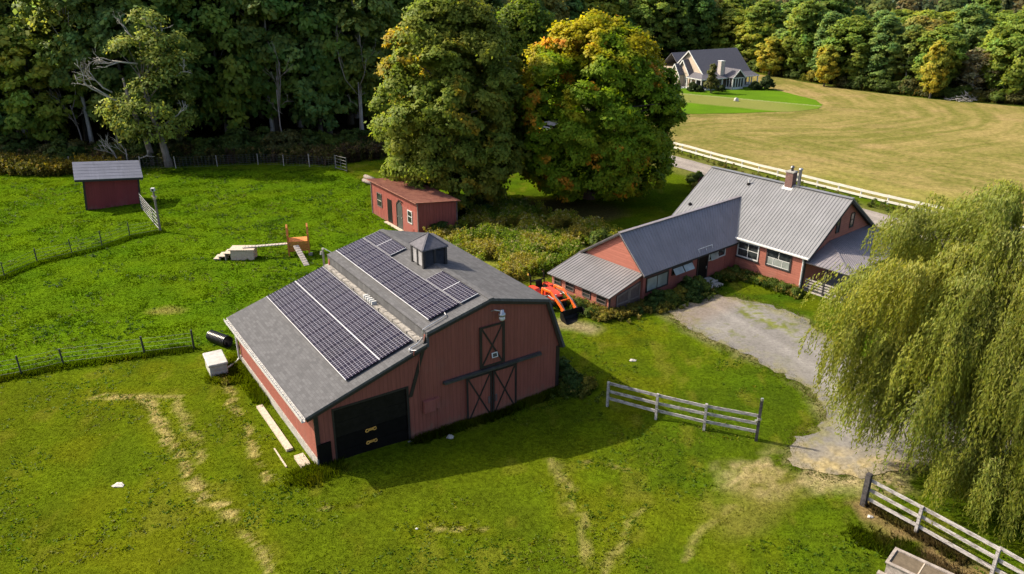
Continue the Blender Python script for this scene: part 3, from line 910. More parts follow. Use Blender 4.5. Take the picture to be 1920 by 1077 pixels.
def farmhouse():
    root = empty('farmhouse', (HO[0], HO[1], 0), HA, 'red clapboard farmhouse with grey ribbed metal roofs and a long low wing', 'house')
    Lm, D, zr, ze, pl, w, Lw = 5.18, 9.09, 5.525, 2.39, 5.84, 5.23, 9.9
    sl = (zr-ze)/(D/2+.12)
    G = -.4
    # main block walls
    m = MB()
    m.box(-5.5, Lm, 0, .15, G, ze-.06)
    m.box(-5.5, Lm, D-.15, D, G, ze-.06)
    gab = [(.15,G), (D-.15,G), (D-.15,ze-.06), (D/2,zr-.16), (.15,ze-.06)]
    m.prism(gab, 'x', Lm-.15, Lm); m.prism(gab, 'x', -5.5, -5.35)
    m.build('wall', M['house_red'], root)
    r = MB()
    rib_roof(r, (-pl,-.12,ze), (Lm+.32,-.12,ze), (Lm+.32,D/2,zr), (-pl,D/2,zr))
    rib_roof(r, (-pl,D+.12,ze), (Lm+.32,D+.12,ze), (Lm+.32,D/2,zr), (-pl,D/2,zr))
    r.seg((-pl,D/2,zr+.02), (Lm+.32,D/2,zr+.02), .34, .035)
    rf = r.build('roof', M['roof_grey'], root)
    rk = MB()
    for x in (Lm+.285, -pl+.03):
        rk.seg((x,-.12,ze-.15), (x,D/2,zr-.15), .06, .17); rk.seg((x,D+.12,ze-.15), (x,D/2,zr-.15), .06, .17)
    build_each(rk, 'rake_board', M['dark_trim'], root)
    # wing
    wr, zwr, zwe = -2.015, 4.35, 2.105
    wg = MB()
    wg.box(-.14, 0, -Lw, -.002, G, zwe+.1)
    wg.box(-w, -w+.14, -Lw, .3, G, zwe+.05)
    wg.build('wing_wall', M['house_red_v'], root)
    wg = MB()
    wg.prism([(-w+.14,G), (-.14,G), (-.14,zwe+.18), (wr,zwr-.1), (-w+.14,zwe+.05)], 'y', -Lw, -Lw+.14)
    wg.build('wing_gable', M['house_red'], root)
    wrf = MB()
    q_at = lambda z: (z-ze)/sl-.12-.02
    rib_roof(wrf, (.24,-Lw-.2,zwe), (.24,-.14,zwe), (wr,q_at(zwr),zwr), (wr,-Lw-.2,zwr))
    rib_roof(wrf, (-w-.24,-Lw-.2,zwe), (-w-.24,q_at(zwe+.35),zwe), (wr,q_at(zwr),zwr), (wr,-Lw-.2,zwr))
    wrf.seg((wr,-Lw-.2,zwr+.015), (wr,q_at(zwr)+.05,zwr+.015), .26, .035)
    wrf.build('wing_roof', M['roof_blue'], root)
    rk = MB()
    for a, b in (((.24,-Lw-.17,zwe-.10), (wr,-Lw-.17,zwr-.10)), ((-w-.24,-Lw-.17,zwe-.10), (wr,-Lw-.17,zwr-.10))): rk.seg(a, b, .05, .10)
    rk.seg((.2,-Lw-.2,zwe-.09), (.2,-.14,zwe-.09), .05, .10)
    rk.build('wing_fascia', M['dark_trim'], root)
    # lean-to on the end of the wing
    y1 = -Lw-2.85; lp = -.2
    lt = MB()
    lt.box(-w, lp, y1, y1+.13, G, 1.34)
    lt.prism([(y1+.13,G), (-Lw-.002,G), (-Lw-.002,2.0), (y1+.13,1.32)], 'x', lp-.13, lp)
    lt.prism([(y1+.13,G), (-Lw-.002,G), (-Lw-.002,2.0), (y1+.13,1.32)], 'x', -w, -w+.13)
    lt.build('lean_to_wall', M['house_red'], root)
    lr = MB()
    rib_roof(lr, (-w-.2,y1-.25,1.337), (.02,y1-.25,1.337), (.02,-Lw-.01,2.14), (-w-.2,-Lw-.01,2.14))
    lr.build('lean_to_roof', M['roof_lean'], root)
    lc = MB(); lc.seg((lp+.03,y1-.02,1.22), (lp+.03,-Lw-.03,1.98), .05, .10)
    lc.box(-w-.02, lp+.05, y1-.04, y1-.003, 1.24, 1.32)
    lc.box(lp+.003, lp+.05, y1-.03, y1+.10, G, 1.2)
    lc.build('lean_to_trim', M['dark_trim'], root)
    for a, b in ((-4.99,-4.38), (-3.94,-3.18), (-2.44,-1.74), (-1.22,-.42)):
        window(root, 'y', a, b, .66, 1.19, y1, M['barn_door_grey'], M['glass'], .055, trans=(.92,))
    # lean-to double doors
    for a, b in ((-12.10,-10.97), (-10.95,-9.95)):
        d = MB(); d.prism([(a,-.1), (b,-.1), (b,1.22+(b+12.1)*.19), (a,1.22+(a+12.1)*.19)], 'x', lp+.003, lp+.05)
        dd = d.build('shed_door', M['barn_door_grey'], root)
        d = MB()
        zt = lambda y_: 1.2+(y_+12.1)*.19
        for y_ in (a+.05, b-.05): d.box(lp+.05, lp+.07, y_-.05, y_+.05, -.08, zt(y_)-.02)
        for z_ in (-.02, .62): d.box(lp+.05, lp+.068, a+.1, b-.1, z_-.05, z_+.05)
        d.seg((lp+.06,a+.1,zt(a)-.08), (lp+.06,b-.1,zt(b)-.08), .018, .1)
        d.build('brace', M['door_frame_grey'], dd)
    # wing windows and door
    window(root, 'x', -9.62, -7.44, .78, 1.80, 0, M['black_trim'], M['curtain_glass'], .09, mull=(-8.53,), sgn=1)
    aw = window(root, 'x', -7.12, -4.98, 1.32, 1.83, 0, M['black_trim'], M['glass'], .07, mull=(-6.05,), sgn=1)
    for a, b in ((-7.03,-6.10), (-6.0,-5.06)):
        s = MB(); s.slab([(.32,a,1.40), (.32,b,1.40), (.05,b,1.76), (.05,a,1.76)], .03)
        s.build('open_sash', M['curtain_glass'], aw)
    d = MB(); d.box(.003, .04, -4.34, -3.38, .12, 1.86)
    dr = d.build('entry_door', M['garage'], root)
    d = MB(); d.box(.003, .07, -4.44, -4.34, .1, 1.95); d.box(.003, .07, -3.38, -3.28, .1, 1.95)
    d.build('door_frame', M['black_trim'], dr)
    d = MB(); d.tube([(.08,-3.50,.95), (.10,-3.50,.98), (.10,-3.50,1.08), (.08,-3.50,1.10)], .02, 6)
    d.build('handle', M['galv'], dr)
    w3 = window(root, 'x', -3.22, -1.34, 1.37, 1.93, 0, M['white'], M['glass'], .07, mull=(-2.2,), sgn=1)
    s = MB(); s.slab([(.22,-3.13,1.44), (.22,-2.27,1.44), (.05,-2.27,1.87), (.05,-3.13,1.87)], .03)
    s.build('open_sash', M['curtain_glass'], w3)
    t = MB(); t.box(.003, .03, -1.27, -1.19, G, 1.98)
    t.build('corner_board', M['house_red_v'], root)
    st = MB()
    st.box(.05, .85, -4.55, -3.05, -.3, .24); st.box(.85, 1.35, -4.3, -3.0, -.3, .08)
    st.build('steps', M['concrete'], root, bevel=.015)
    ra = MB()
    zq = zwe+(.24-.0)*(zwr-zwe)/(.24-wr)
    ra.tube([(-.02,-4.45,zq+.14), (-.02,-2.9,zq+.14)], .022, 6)
    for y_ in (-4.40, -3.65, -2.95): ra.tube([(.08,y_,zq-.06), (-.02,y_,zq+.14)], .02, 6)
    ra.build('roof_rail', M['white'], root)
    # main front windows
    window(root, 'y', .10, 1.80, 1.07, 2.22, 0, M['white'], M['glass'], .08, mull=(.95,), trans=(1.66,))
    sl_ = MB(); sl_.box(.04, 1.86, -.09, -.003, .98, 1.07)
    sl_.build('window_sill', M['dark_trim'], root)
    w2 = window(root, 'y', 2.38, 4.26, 1.02, 2.27, 0, M['dark_trim'], M['glass'], .12, mull=(), trans=(1.66,), sashmat=M['white'])
    s = MB()
    s.box(3.30, 3.34, -.048, -.01, 1.68, 2.15)
    for x in (2.92, 3.60): s.box(x, x+.04, -.048, -.01, 1.14, 1.64)
    s.box(2.50, 4.14, -.05, -.012, 1.14, 1.18)
    s.build('muntin', M['white'], w2)
    cg = MB(); cg.box(2.51, 4.13, -.034, -.022, 1.18, 1.62)
    cg.build('curtain', M['curtain_glass'], w2)
    window(root, 'x', 3.42, 3.90, 3.25, 4.30, Lm, M['black_trim'], M['glass'], .06, trans=(3.8,), sgn=1)
    window(root, 'x', 5.26, 5.80, 3.25, 4.30, Lm, M['black_trim'], M['glass'], .06, trans=(3.8,), sgn=1)
    # gutter, downspout, meter
    g = MB(); g.seg((-.05,-.20,ze-.03), (Lm+.34,-.20,ze-.03), .15, .13)
    g.build('gutter', M['white'], root, bevel=.02)
    g = MB(); g.tube([(5.12,-.18,ze-.08), (5.10,-.06,2.05), (5.10,-.06,.25), (5.10,-.22,.05), (5.08,-.75,-.02)], .06, 8)
    g.build('downspout', M['white'], root)
    g = MB(); g.box(1.66, 1.84, -.10, -.003, .1, .42)
    g.build('vent_box', M['house_red_v'], root)
    c = MB(); c.box(Lm-.10, Lm+.04, -.05, -.003, G, ze-.1); c.box(Lm+.003, Lm+.05, .0, .12, G, ze-.1)
    c.build('corner_board', M['dark_trim'], root)
    # chimney, stovepipe and roof vents
    c = MB(); c.box(.52, 1.08, 4.26, 4.82, 5.2, 6.42)
    ch = c.build('chimney', M['brick'], root)
    c = MB(); c.box(.48, 1.12, 4.22, 4.86, 6.42, 6.50)
    c.build('chimney_crown', M['concrete'], ch)
    c = MB(); c.tube([(.80,4.55,6.50), (.80,4.55,6.74), (.80,4.55,6.76), (.80,4.55,6.86)], [.09,.09,.16,.08], 10)
    c.build('chimney_cap', M['steel_dark'], ch)
    c = MB(); c.slab([(.42,4.08,5.238), (1.18,4.08,5.238), (1.18,4.5,5.528), (.42,4.5,5.528)], .02)
    c.build('flashing', M['white'], ch)
    c = MB(); c.tube([(1.47,4.5,5.45), (1.47,4.5,6.70), (1.47,4.5,6.72), (1.47,4.5,6.82)], [.11,.11,.17,.12], 10)
    c.build('stovepipe', M['galv'], root, True)
    for p, q, wh in ((-2.07, 3.85, 1), (-5.15, 1.25, 0)):
        z = ze+(q+.12)*sl
        v = MB(); v.tube([(p,q,z-.03), (p,q,z+.10), (p,q,z+.12)], [.16,.12,.07], 10)
        vb = v.build('vent_boot', M['black'], root)
        v = MB(); v.tube([(p,q,z+.10), (p,q,z+(.42 if wh else .16))], .05, 8)
        v.build('vent_pipe', M['white'] if wh else M['black'], vb)
    # porch on the gable end
    p = MB()
    A_, B_, C_, D_, E_ = (5.2,-.02,2.02), (8.2,.1,2.0), (8.2,8.3,2.0), (5.2,8.3,2.86), (5.2,2.9,2.86)
    K = (6.05,2.15,2.66)
    rib_roof(p, B_, C_, D_, E_, .05)
    p.slab([A_, B_, K], .05); p.slab([A_, K, E_], .05)
    a, b, k = Vector(A_), Vector(B_), Vector(K)
    for i in range(1, 13):
        f = i/13
        e0 = a.lerp(b, f); tk = min(f/.30, (1-f)/.70)
        d = Vector((0,2.17,.65))*tk
        p.seg(e0+Vector((0,0,.012)), e0+d+Vector((0,0,.012)), .03, .025)
    p.seg(B_, K, .12, .05)
    p.build('porch_roof', M['roof_blue'], root)
    p = MB()
    p.box(5.2, 8.0, .15, 8.2, -.3, .05)
    p.build('porch_floor', M['grey_wood'], root)
    p = MB()
    for x, y_ in ((8.0,.25), (8.0,2.9), (8.0,5.5), (8.0,8.0), (6.6,.25)): p.box(x-.06, x+.06, y_-.06, y_+.06, .05, 2.02)
    build_each(p, 'porch_post', M['dark_trim'], root)
    p = MB()
    for z in (.25, .43, .61, .80): p.box(5.3, 6.54, .2, .24, z, z+.09)
    for z in (.25, .43, .61, .80): p.box(6.66, 7.94, .2, .24, z, z+.09)
    p.build('porch_railing', M['grey_wood'], root)
farmhouse()

# ------------------------------------------------------------------ run-in shed
def run_in_shed():
    x, y = -36.85, 64.6
    root = empty('field_shelter', (x, y, 0), R(29), 'small maroon field shelter with a shiny grey slanted metal roof', 'shed')
    root.rotation_euler = (0, R(4.5), R(29))
    W, D = 4.35, 2.3
    m = MB()
    m.box(0, W, 0, .1, -.3, 2.62)
    m.prism([(.1,-.3), (D,-.3), (D,3.45), (.1,2.62)], 'x', 0, .1)
    m.prism([(.1,-.3), (D,-.3), (D,3.45), (.1,2.62)], 'x', W-.1, W)
    m.build('wall', M['maroon'], root)
    t = MB()
    t.box(-.04, .12, -.03, -.003, -.3, 2.60); t.box(W-.12, W+.03, -.03, -.003, -.1, 2.60)
    t.box(-.035, -.003, .0, D, 2.2, 2.35)
    t.box(W*.45, W-.05, -.03, -.003, .0, .14)
    build_each(t, 'corner_trim', M['black_trim'], root)
    r = MB()
    a, b, c, d = (-.62,-.45,2.80), (W+.32,-.45,2.80), (W+.32,D+.4,3.66), (-.62,D+.4,3.66)
    r.slab([a, b, c, d], .05)
    for f in (.16, .33, .5, .66, .83):
        p, q = Vector(a).lerp(Vector(d), f), Vector(b).lerp(Vector(c), f)
        r.seg(p+Vector((0,0,.004)), q+Vector((0,0,.004)), .03, .012)
    r.build('roof', M['roof_shed'], root)
    f = MB()
    f.box(-.62, W+.32, -.43, -.38, 2.60, 2.755); f.seg((-.59,-.38,2.70), (-.59,D+.35,3.53), .05, .13); f.seg((W+.29,-.38,2.70), (W+.29,D+.35,3.53), .05, .13)
    f.build('fascia', M['dark_trim'], root)
run_in_shed()

# ------------------------------------------------------------------ coop
def coop():
    root = empty('poultry_shed', (-11.97, 64.15, 0), R(-54.97), 'long red board shed with a rusty sloping roof beside the maples', 'shed')
    W, D, zf, zb = 8.23, 3.49, 3.0, 2.56
    m = MB()
    m.box(0, W, 0, .1, -.4, zf-.12)
    m.box(0, W, D-.1, D, -.4, zb-.1)
    pr = [(.1,-.4), (D-.1,-.4), (D-.1,zb-.1), (.1,zf-.12)]
    m.prism(pr, 'x', W-.1, W); m.prism(pr, 'x', 0, .1)
    m.build('wall', M['coop_red'], root)
    m = MB(); m.box(5.55, W-.02, -.03, -.003, -.3, 2.1)
    m.build('wall_panel', M['house_red_v'], root)
    r = MB()
    rib_roof(r, (-.2,-.3,zf), (W+.2,-.3,zf), (W+.2,D+.25,zb), (-.2,D+.25,zb), .05, step=.30, rw=.05, rh=.03)
    r.build('roof', M['roof_rust'], root)
    t = MB()
    t.box(-.05, .06, -.05, -.003, -.3, zf-.15); t.box(W-.08, W+.04, -.06, -.004, -.3, zf-.15)
    t.box(0, W, -.05, -.002, zf-.24, zf-.12)
    t.box(W+.003, W+.03, D-.1, D+.02, -.3, zb-.1)
    build_each(t, 'trim', M['barn_door_grey'], root)
    window(root, 'y', 1.05, 1.95, .95, 2.15, 0, M['barn_door_grey'], M['glass'], .07, trans=(1.5,), sashmat=M['tan_wood'])
    window(root, 'y', 6.55, 7.30, .95, 2.0, -.03, M['white'], M['glass'], .06, trans=(1.5,))
    d = MB(); d.box(2.95, 3.75, -.02, -.003, .1, 2.05)
    d.build('doorway', M['black'], root)
    d = MB(); d.prism([(4.75,.05), (5.62,.05), (5.62,2.0), (5.4,2.25), (4.95,2.25), (4.75,2.0)], 'y', -.05, -.003)
    dd = d.build('door', M['sage_door'], root)
    d = MB(); d.seg((4.70,-.06,.1), (4.70,-.06,2.0), .05, .09); d.seg((4.70,-.06,2.0), (5.15,-.06,2.42), .05, .09); d.seg((5.15,-.06,2.42), (5.68,-.06,2.38), .05, .07)
    d.build('door_frame', M['black_trim'], dd)
    d = MB(); d.box(4.82, 4.92, -.08, -.05, .95, 1.05); d.box(5.48, 5.56, -.08, -.05, .95, 1.05)
    d.build('handle', M['galv'], dd)
    h = MB(); h.box(7.15, 7.50, -.07, -.034, .05, .62)
    h.build('hatch', M['coop_red'], root)
    t = MB(); t.box(2.8, 5.8, -.35, -.06, -.2, .06)
    t.build('door_sill', M['tan_wood'], root)
coop()

# ------------------------------------------------------------------ the pale house beyond the hay field
def gable_roof(mb, x0, x1, y0, y1, ze, zr, t=.12, axis='x', side=(True, True)):
    """two slopes; the ridge runs along the given axis"""
    if axis == 'x':
        ym = (y0+y1)/2
        mb.slab([(x0,y0,ze), (x1,y0,ze), (x1,ym,zr), (x0,ym,zr)], t)
        mb.slab([(x0,y1,ze), (x1,y1,ze), (x1,ym,zr), (x0,ym,zr)], t)
    else:
        xm = (x0+x1)/2
        mb.slab([(x0,y0,ze), (x0,y1,ze), (xm,y1,zr), (xm,y0,zr)], t)
        mb.slab([(x1,y0,ze), (x1,y1,ze), (xm,y1,zr), (xm,y0,zr)], t)

def far_house():
    root = empty('country_house', (31.45, 133.67, 0), R(29), 'beige gabled house with a grey roof and a wraparound porch beyond the hay field', 'house')
    w = MB()
    w.box(1.6, 11.8, 1.3, 8.7, -.3, 2.75)
    w.prism([(1.35,2.7), (8.65,2.7), (5,5.95)], 'x', 1.62, 1.82); w.prism([(1.35,2.7), (8.65,2.7), (5,5.95)], 'x', 11.6, 11.8)
    w.box(.6, 4, 3.6, 7.0, -.3, 2.4)
    w.prism([(3.65,2.3), (6.95,2.3), (5.3,4.42)], 'x', .6, .75)
    w.box(-.35, 4, 5.05, 7.3, -.3, 2.3)
    w.prism([(5.08,2.2), (7.28,2.2), (6.18,3.72)], 'x', -.35, -.2)
    w.box(2.6, 8.2, 8.7, 13.4, -.3, 2.6)
    w.build('wall', M['beige'], root)
    r = MB()
    gable_roof(r, 1.25, 12.2, .95, 9.05, 2.55, 6.1)
    rf = r.build('roof', M['far_shingle'], root)
    r = MB()
    gable_roof(r, .35, 4.2, 3.45, 7.15, 2.25, 4.62)
    gable_roof(r, -.6, 2.5, 4.85, 7.5, 2.1, 3.92)
    r.build('cross_gable_roof', M['far_shingle'], root)
    r = MB()
    gable_roof(r, 2.6, 8.6, 8.2, 14.0, 2.5, 5.1)
    r.build('garage_roof', M['far_shingle'], root)
    r = MB()
    r.slab([(-.1,-.35,1.95), (13.0,-.35,1.95), (12.2,1.2,2.66), (1.3,1.2,2.66)], .12)
    r.slab([(-.1,-.35,1.95), (-.1,3.5,1.95), (1.6,3.5,2.66), (1.3,1.2,2.66)], .12)
    r.slab([(13.0,-.35,1.95), (13.6,6,1.95), (12.2,6,2.66), (12.2,1.2,2.66)], .12)
    r.build('porch_roof', M['far_shingle'], root)
    t = MB()
    t.seg((-.1,-.38,1.86), (13.0,-.38,1.86), .06, .16); t.seg((-.13,-.35,1.86), (-.13,3.5,1.86), .06, .16); t.seg((13.03,-.35,1.86), (13.63,6,1.86), .06, .16)
    for x, ya, yb, ze, zr in ((1.22,.95,9.05,2.47,6.0), (.32,3.45,7.15,2.17,4.52), (-.63,4.85,7.5,2.0,3.82)):
        t.seg((x,ya,ze), (x,(ya+yb)/2,zr), .06, .2); t.seg((x,yb,ze), (x,(ya+yb)/2,zr), .06, .2)
    t.seg((-.4,5.02,-.2), (-.4,5.02,2.2), .14, .14); t.seg((-.4,7.33,-.2), (-.4,7.33,2.2), .14, .14)
    t.box(-.42, -.36, 4.95, 5.5, 2.02, 2.2); t.box(-.42, -.36, 6.85, 7.4, 2.02, 2.2)
    t.build('white_trim', M['white'], root)
    p = MB()
    for x in (0, 1.5, 3.1, 4.6, 8.5, 9.7, 10.9, 12.8): p.box(x-.08, x+.08, -.30, -.14, .3, 1.9)
    for y in (1.1, 2.3, 3.4): p.box(-.08, .08, y-.08, y+.08, .3, 1.9)
    for y in (1.5, 3.5, 5.5): p.box(13.1, 13.26, y-.08, y+.08, .3, 1.9)
    build_each(p, 'porch_post', M['white'], root)
    p = MB()
    p.box(-.1, 13.1, -.38, 1.3, -.25, .30); p.box(-.1, 1.6, 1.3, 3.5, -.25, .30); p.box(11.8, 13.5, 1.3, 6, -.25, .3)
    p.build('porch_deck', M['white'], root)
    s = MB()
    s.box(.15, 3.0, .9, 1.28, .31, 1.9); s.box(3.25, 4.5, -.12, -.06, .5, 1.85); s.box(8.6, 11.5, 1.1, 1.28, .31, 1.9)
    s.build('porch_screen', M['screen'], root)
    c = MB(); c.box(4.55, 5.35, .35, 1.15, .3, 4.55)
    ch = c.build('chimney', M['stone_far'], root)
    c = MB(); c.box(4.5, 5.4, .3, 1.2, 4.55, 4.65)
    c.build('chimney_cap', M['white'], ch)
    b = MB(); b.box(5.8, 8.2, -1.5, .0, -.25, 1.95); b.prism([(5.8,1.95), (8.2,1.95), (7.0,3.15)], 'y', -1.5, -1.4)
    bw = b.build('bay', M['screen'], root)
    b = MB(); gable_roof(b, 5.55, 8.45, -1.75, 2.2, 1.98, 3.35, .1, 'y')
    b.build('bay_roof', M['far_shingle'], bw)
    b = MB()
    for x in (5.82, 6.4, 7.0, 7.6, 8.18): b.box(x-.06, x+.06, -1.58, -1.502, -.1, 1.95)
    b.box(5.76, 8.24, -1.58, -1.502, -.2, .42); b.box(5.76, 8.24, -1.58, -1.502, 1.85, 2.0)
    for y in (-1.45, -.75, -.1): b.box(5.72, 5.797, y-.05, y+.05, -.1, 1.95)
    b.box(5.72, 5.797, -1.5, 0, -.2, .42)
    b.seg((5.55,-1.77,1.92), (7.0,-1.77,3.28), .05, .14); b.seg((8.45,-1.77,1.92), (7.0,-1.77,3.28), .05, .14)
    b.build('bay_frame', M['white'], bw)
    for y in (5.7, 6.7): window(root, 'x', y-.22, y+.22, .6, 1.8, -.35, M['white'], M['glass'], .06)
    window(root, 'x', 4.0, 4.5, .7, 1.8, .6, M['white'], M['glass'], .06)
    st = MB(); st.box(-.9, -.1, 3.55, 4.5, -.2, .12); st.box(-.5, -.1, 3.55, 4.5, .12, .25)
    st.build('steps', M['white'], root)
    d = MB(); d.box(1.52, 1.598, 2.3, 2.9, .3, 1.9)
    d.build('front_door', M['orange_red'], root)
far_house()

# ------------------------------------------------------------------ small things in the paddock
def play_tower():
    x, y = -16.35, 53.55
    root = empty('goat_tower', (x, y, hz(x, y)), R(14), 'orange wooden play tower with arched slatted sides for goats', 'play tower')
    root.scale = (1.15, 1.15, 1.12)
    for sx in (0, 1.25):
        s = MB()
        for k, yy in enumerate((0, .22, .44, .66, .88)):
            top = (1.45, 1.85, 2.0, 1.85, 1.45)[k]
            s.box(sx-.045, sx+.045, yy-.07, yy+.07, -.2 if k in (0, 4) else .35, top)
        pts = [(sx,0,1.42), (sx,.22,1.84), (sx,.44,2.0), (sx,.66,1.84), (sx,.88,1.42)]
        for a, b in zip(pts[:-1], pts[1:]): s.seg(a, b, .11, .09)
        s.seg((sx,-.02,.62), (sx,.9,.62), .07, .09)
        s.build('side_panel', M['orange_wood'], root)
    d = MB(); d.box(.05, 1.2, -.02, .9, .90, .96)
    for i in range(4): d.box(.05, 1.2, -.03, -.0, .30+i*.15, .43+i*.15)
    d.build('platform', M['orange_wood'], root)
    f = MB(); f.box(1.2, 1.45, -.15, .05, -.1, .14)
    f.build('foot_block', M['concrete'], root)
def ramps():
    x, y = -15.6, 53.4
    root = empty('ramp', (x, y, hz(x, y)), R(14), 'cleated grey plank ramp leaning on the orange tower', 'ramp')
    d = MB(); d.seg((-.15,-.05,.90), (.55,-2.0,.03), .38, .045)
    d.build('board', M['grey_wood'], root)
    c = MB()
    for i in range(9):
        t = (i+.5)/9
        p = Vector((-.15,-.05,.925)).lerp(Vector((.55,-2.0,.055)), t)
        c.seg(p+Vector((-.18,-.065,0)), p+Vector((.18,.065,0)), .04, .03)
    c.build('cleat', M['tan_wood'], root)
    x, y = -19.3, 53.0
    root = empty('plank_bridge', (x, y, hz(x, y)), R(11), 'long pale plank bridge from the step box to the orange tower', 'plank bridge')
    d = MB(); d.seg((-.2,.1,.84), (3.15,.1,.93), .34, .05)
    d.build('board', M['grey_wood'], root)
    c = MB()
    for i in range(14):
        xx = -.05+i*.235; c.box(xx, xx+.03, -.06, .26, .868+.0269*xx, .892+.0269*xx)
    c.build('cleat', M['tan_wood'], root)
def step_box():
    x, y = -20.3, 52.6
    root = empty('step_box', (x, y, hz(x, y)), R(2), 'weathered tan wooden step box at the end of the plank bridge', 'step box')
    b = MB(); b.box(.0, 1.65, .0, .95, -.15, .72)
    b.build('box', M['tan_wood'], root, bevel=.015)
    b = MB(); b.box(-.10, 1.70, -.05, 1.0, .722, .79)
    b.build('lid', M['tan_wood'], root, bevel=.01)
    for i, (a, z) in enumerate(((-.48,.52), (-.92,.30), (-1.25,.12))):
        b = MB(); b.box(a, a+.5, -.02, .95, z-.05, z); b.box(a+.06, a+.12, .0, .92, -.1, z-.05)
        b.build('tread', M['tan_wood'], root)
play_tower(); ramps(); step_box()

def chest():
    x, y = -15.55, 36.2
    root = empty('storage_chest', (x, y, hz(x, y)), R(-60), 'pale grey storage chest with a flat lid standing beside the barn', 'chest')
    b = MB(); b.box(-.78, .78, -.44, .44, -.1, .66)
    b.build('body', M['chest'], root, bevel=.03)
    b = MB(); b.box(-.83, .83, -.49, .49, .662, .80)
    b.build('lid', M['chest'], root, bevel=.03)
    b = MB(); b.box(-.80, .80, -.500, -.492, .70, .72); b.box(.832, .842, -.3, .3, .42, .47)
    b.build('handle', M['grey_wood'], root)
def culvert():
    x, y = -16.5, 39.35
    root = empty('culvert_pipe', (x, y, hz(x, y)), R(-32), 'short length of black corrugated drain pipe lying in the grass', 'pipe')
    m = MB()
    pts, rad = [], []
    for i in range(41):
        pts.append((-.75+i*1.5/40, 0, .33)); rad.append(.33 if i % 3 else .295)
    m.tube(pts, rad, 20, cap=False)
    m.tube([(.75,0,.33), (.70,0,.33), (-.74,0,.33)], [.29,.27,.27], 20, cap=False)
    m.tube([(.75,0,.33), (.752,0,.33)], [.30,.27], 20, cap=False)
    m.build('shell', M['pipe'], root)
chest(); culvert()

def hose_pole():
    x, y = -13.35, 51.6
    root = empty('hydrant_post', (x, y, hz(x, y)), 0, 'slim weathered post with a white pipe bent over its top behind the barn', 'post')
    m = MB(); m.box(-.06, .06, -.06, .06, -.2, 1.25)
    m.build('post', M['tan_wood'], root)
    m = MB(); m.tube([(-.03,-.08,.9), (-.03,-.08,1.32), (.05,-.08,1.36), (.75,-.2,1.0)], .03, 6)
    m.build('pipe', M['white'], root)
    m = MB(); m.tube([(-.14,0,.85), (-.14,0,1.08)], [.09,.05], 8)
    m.build('insulator', M['chest'], root)
hose_pole()

def light_pole():
    x, y = -28.05, 58.92
    root = empty('fence_pole', (x, y, hz(x, y)), 0, 'tall wooden pole with a white camera box at its top near the field shelter', 'pole')
    m = MB(); m.tube([(0,0,-.3), (0,0,2.9), (-.02,0,3.35)], [.10,.085,.07], 8)
    m.build('shaft', M['bark_edge'], root)
    m = MB(); m.box(-.14, .14, -.10, .10, 3.35, 3.62)
    c = m.build('camera_box', M['white'], root, bevel=.02)
    m = MB(); m.box(-.08, .08, -.125, -.102, 3.41, 3.56)
    m.build('lens', M['black'], c)
    m = MB(); m.tube([(-.22,0,2.95), (.2,0,2.93)], .05, 6); m.tube([(0,0,2.70), (0,0,2.9)], [.11,.13], 8)
    m.build('bracket', M['tan_wood'], root)
light_pole()

def tube_gate(name, a, b, hgt, lab, n=5, col='galv'):
    a, b = Vector((*a, hz(*a))), Vector((*b, hz(*b)))
    d = b-a
    root = empty(name, a, math.atan2(d.y, d.x), lab, 'gate')
    ln = math.hypot(d.x, d.y)
    dz = d.z
    P = lambda t, z: (ln*t, 0, dz*t+z)
    m = MB()
    m.tube([P(0,.15), P(0,hgt), P(1,hgt), P(1,.15), P(0,.15)], .028, 6)
    m.tube([P(.5,.15), P(.5,hgt)], .02, 6)
    m.build('frame', M[col], root)
    m = MB()
    for i in range(1, n): m.tube([P(0,.15+(hgt-.15)*i/n), P(1,.15+(hgt-.15)*i/n)], .018, 6)
    m.build('bars', M[col], root)
    for t in (0, 1):
        m = MB(); m.tube([P(t+(-.06 if t == 0 else .06)/ln, -.2), P(t+(-.06 if t == 0 else .06)/ln, hgt+.12)], .045, 6)
        m.build('post', M['post_dark'], root)
tube_gate('metal_gate', (-32.2,65.0), (-29.4,60.9), 1.35, 'dull grey tube gate between the field shelter and the fence pole')
tube_gate('metal_gate', (-29.3,60.75), (-28.15,59.1), 1.45, 'short white-railed tube gate hung on the fence pole', 4, 'galv')
tube_gate('metal_gate', (-18.45,79.6), (-17.0,78.2), 1.45, 'grey metal gate standing ajar at the wood edge', 4, 'wire')

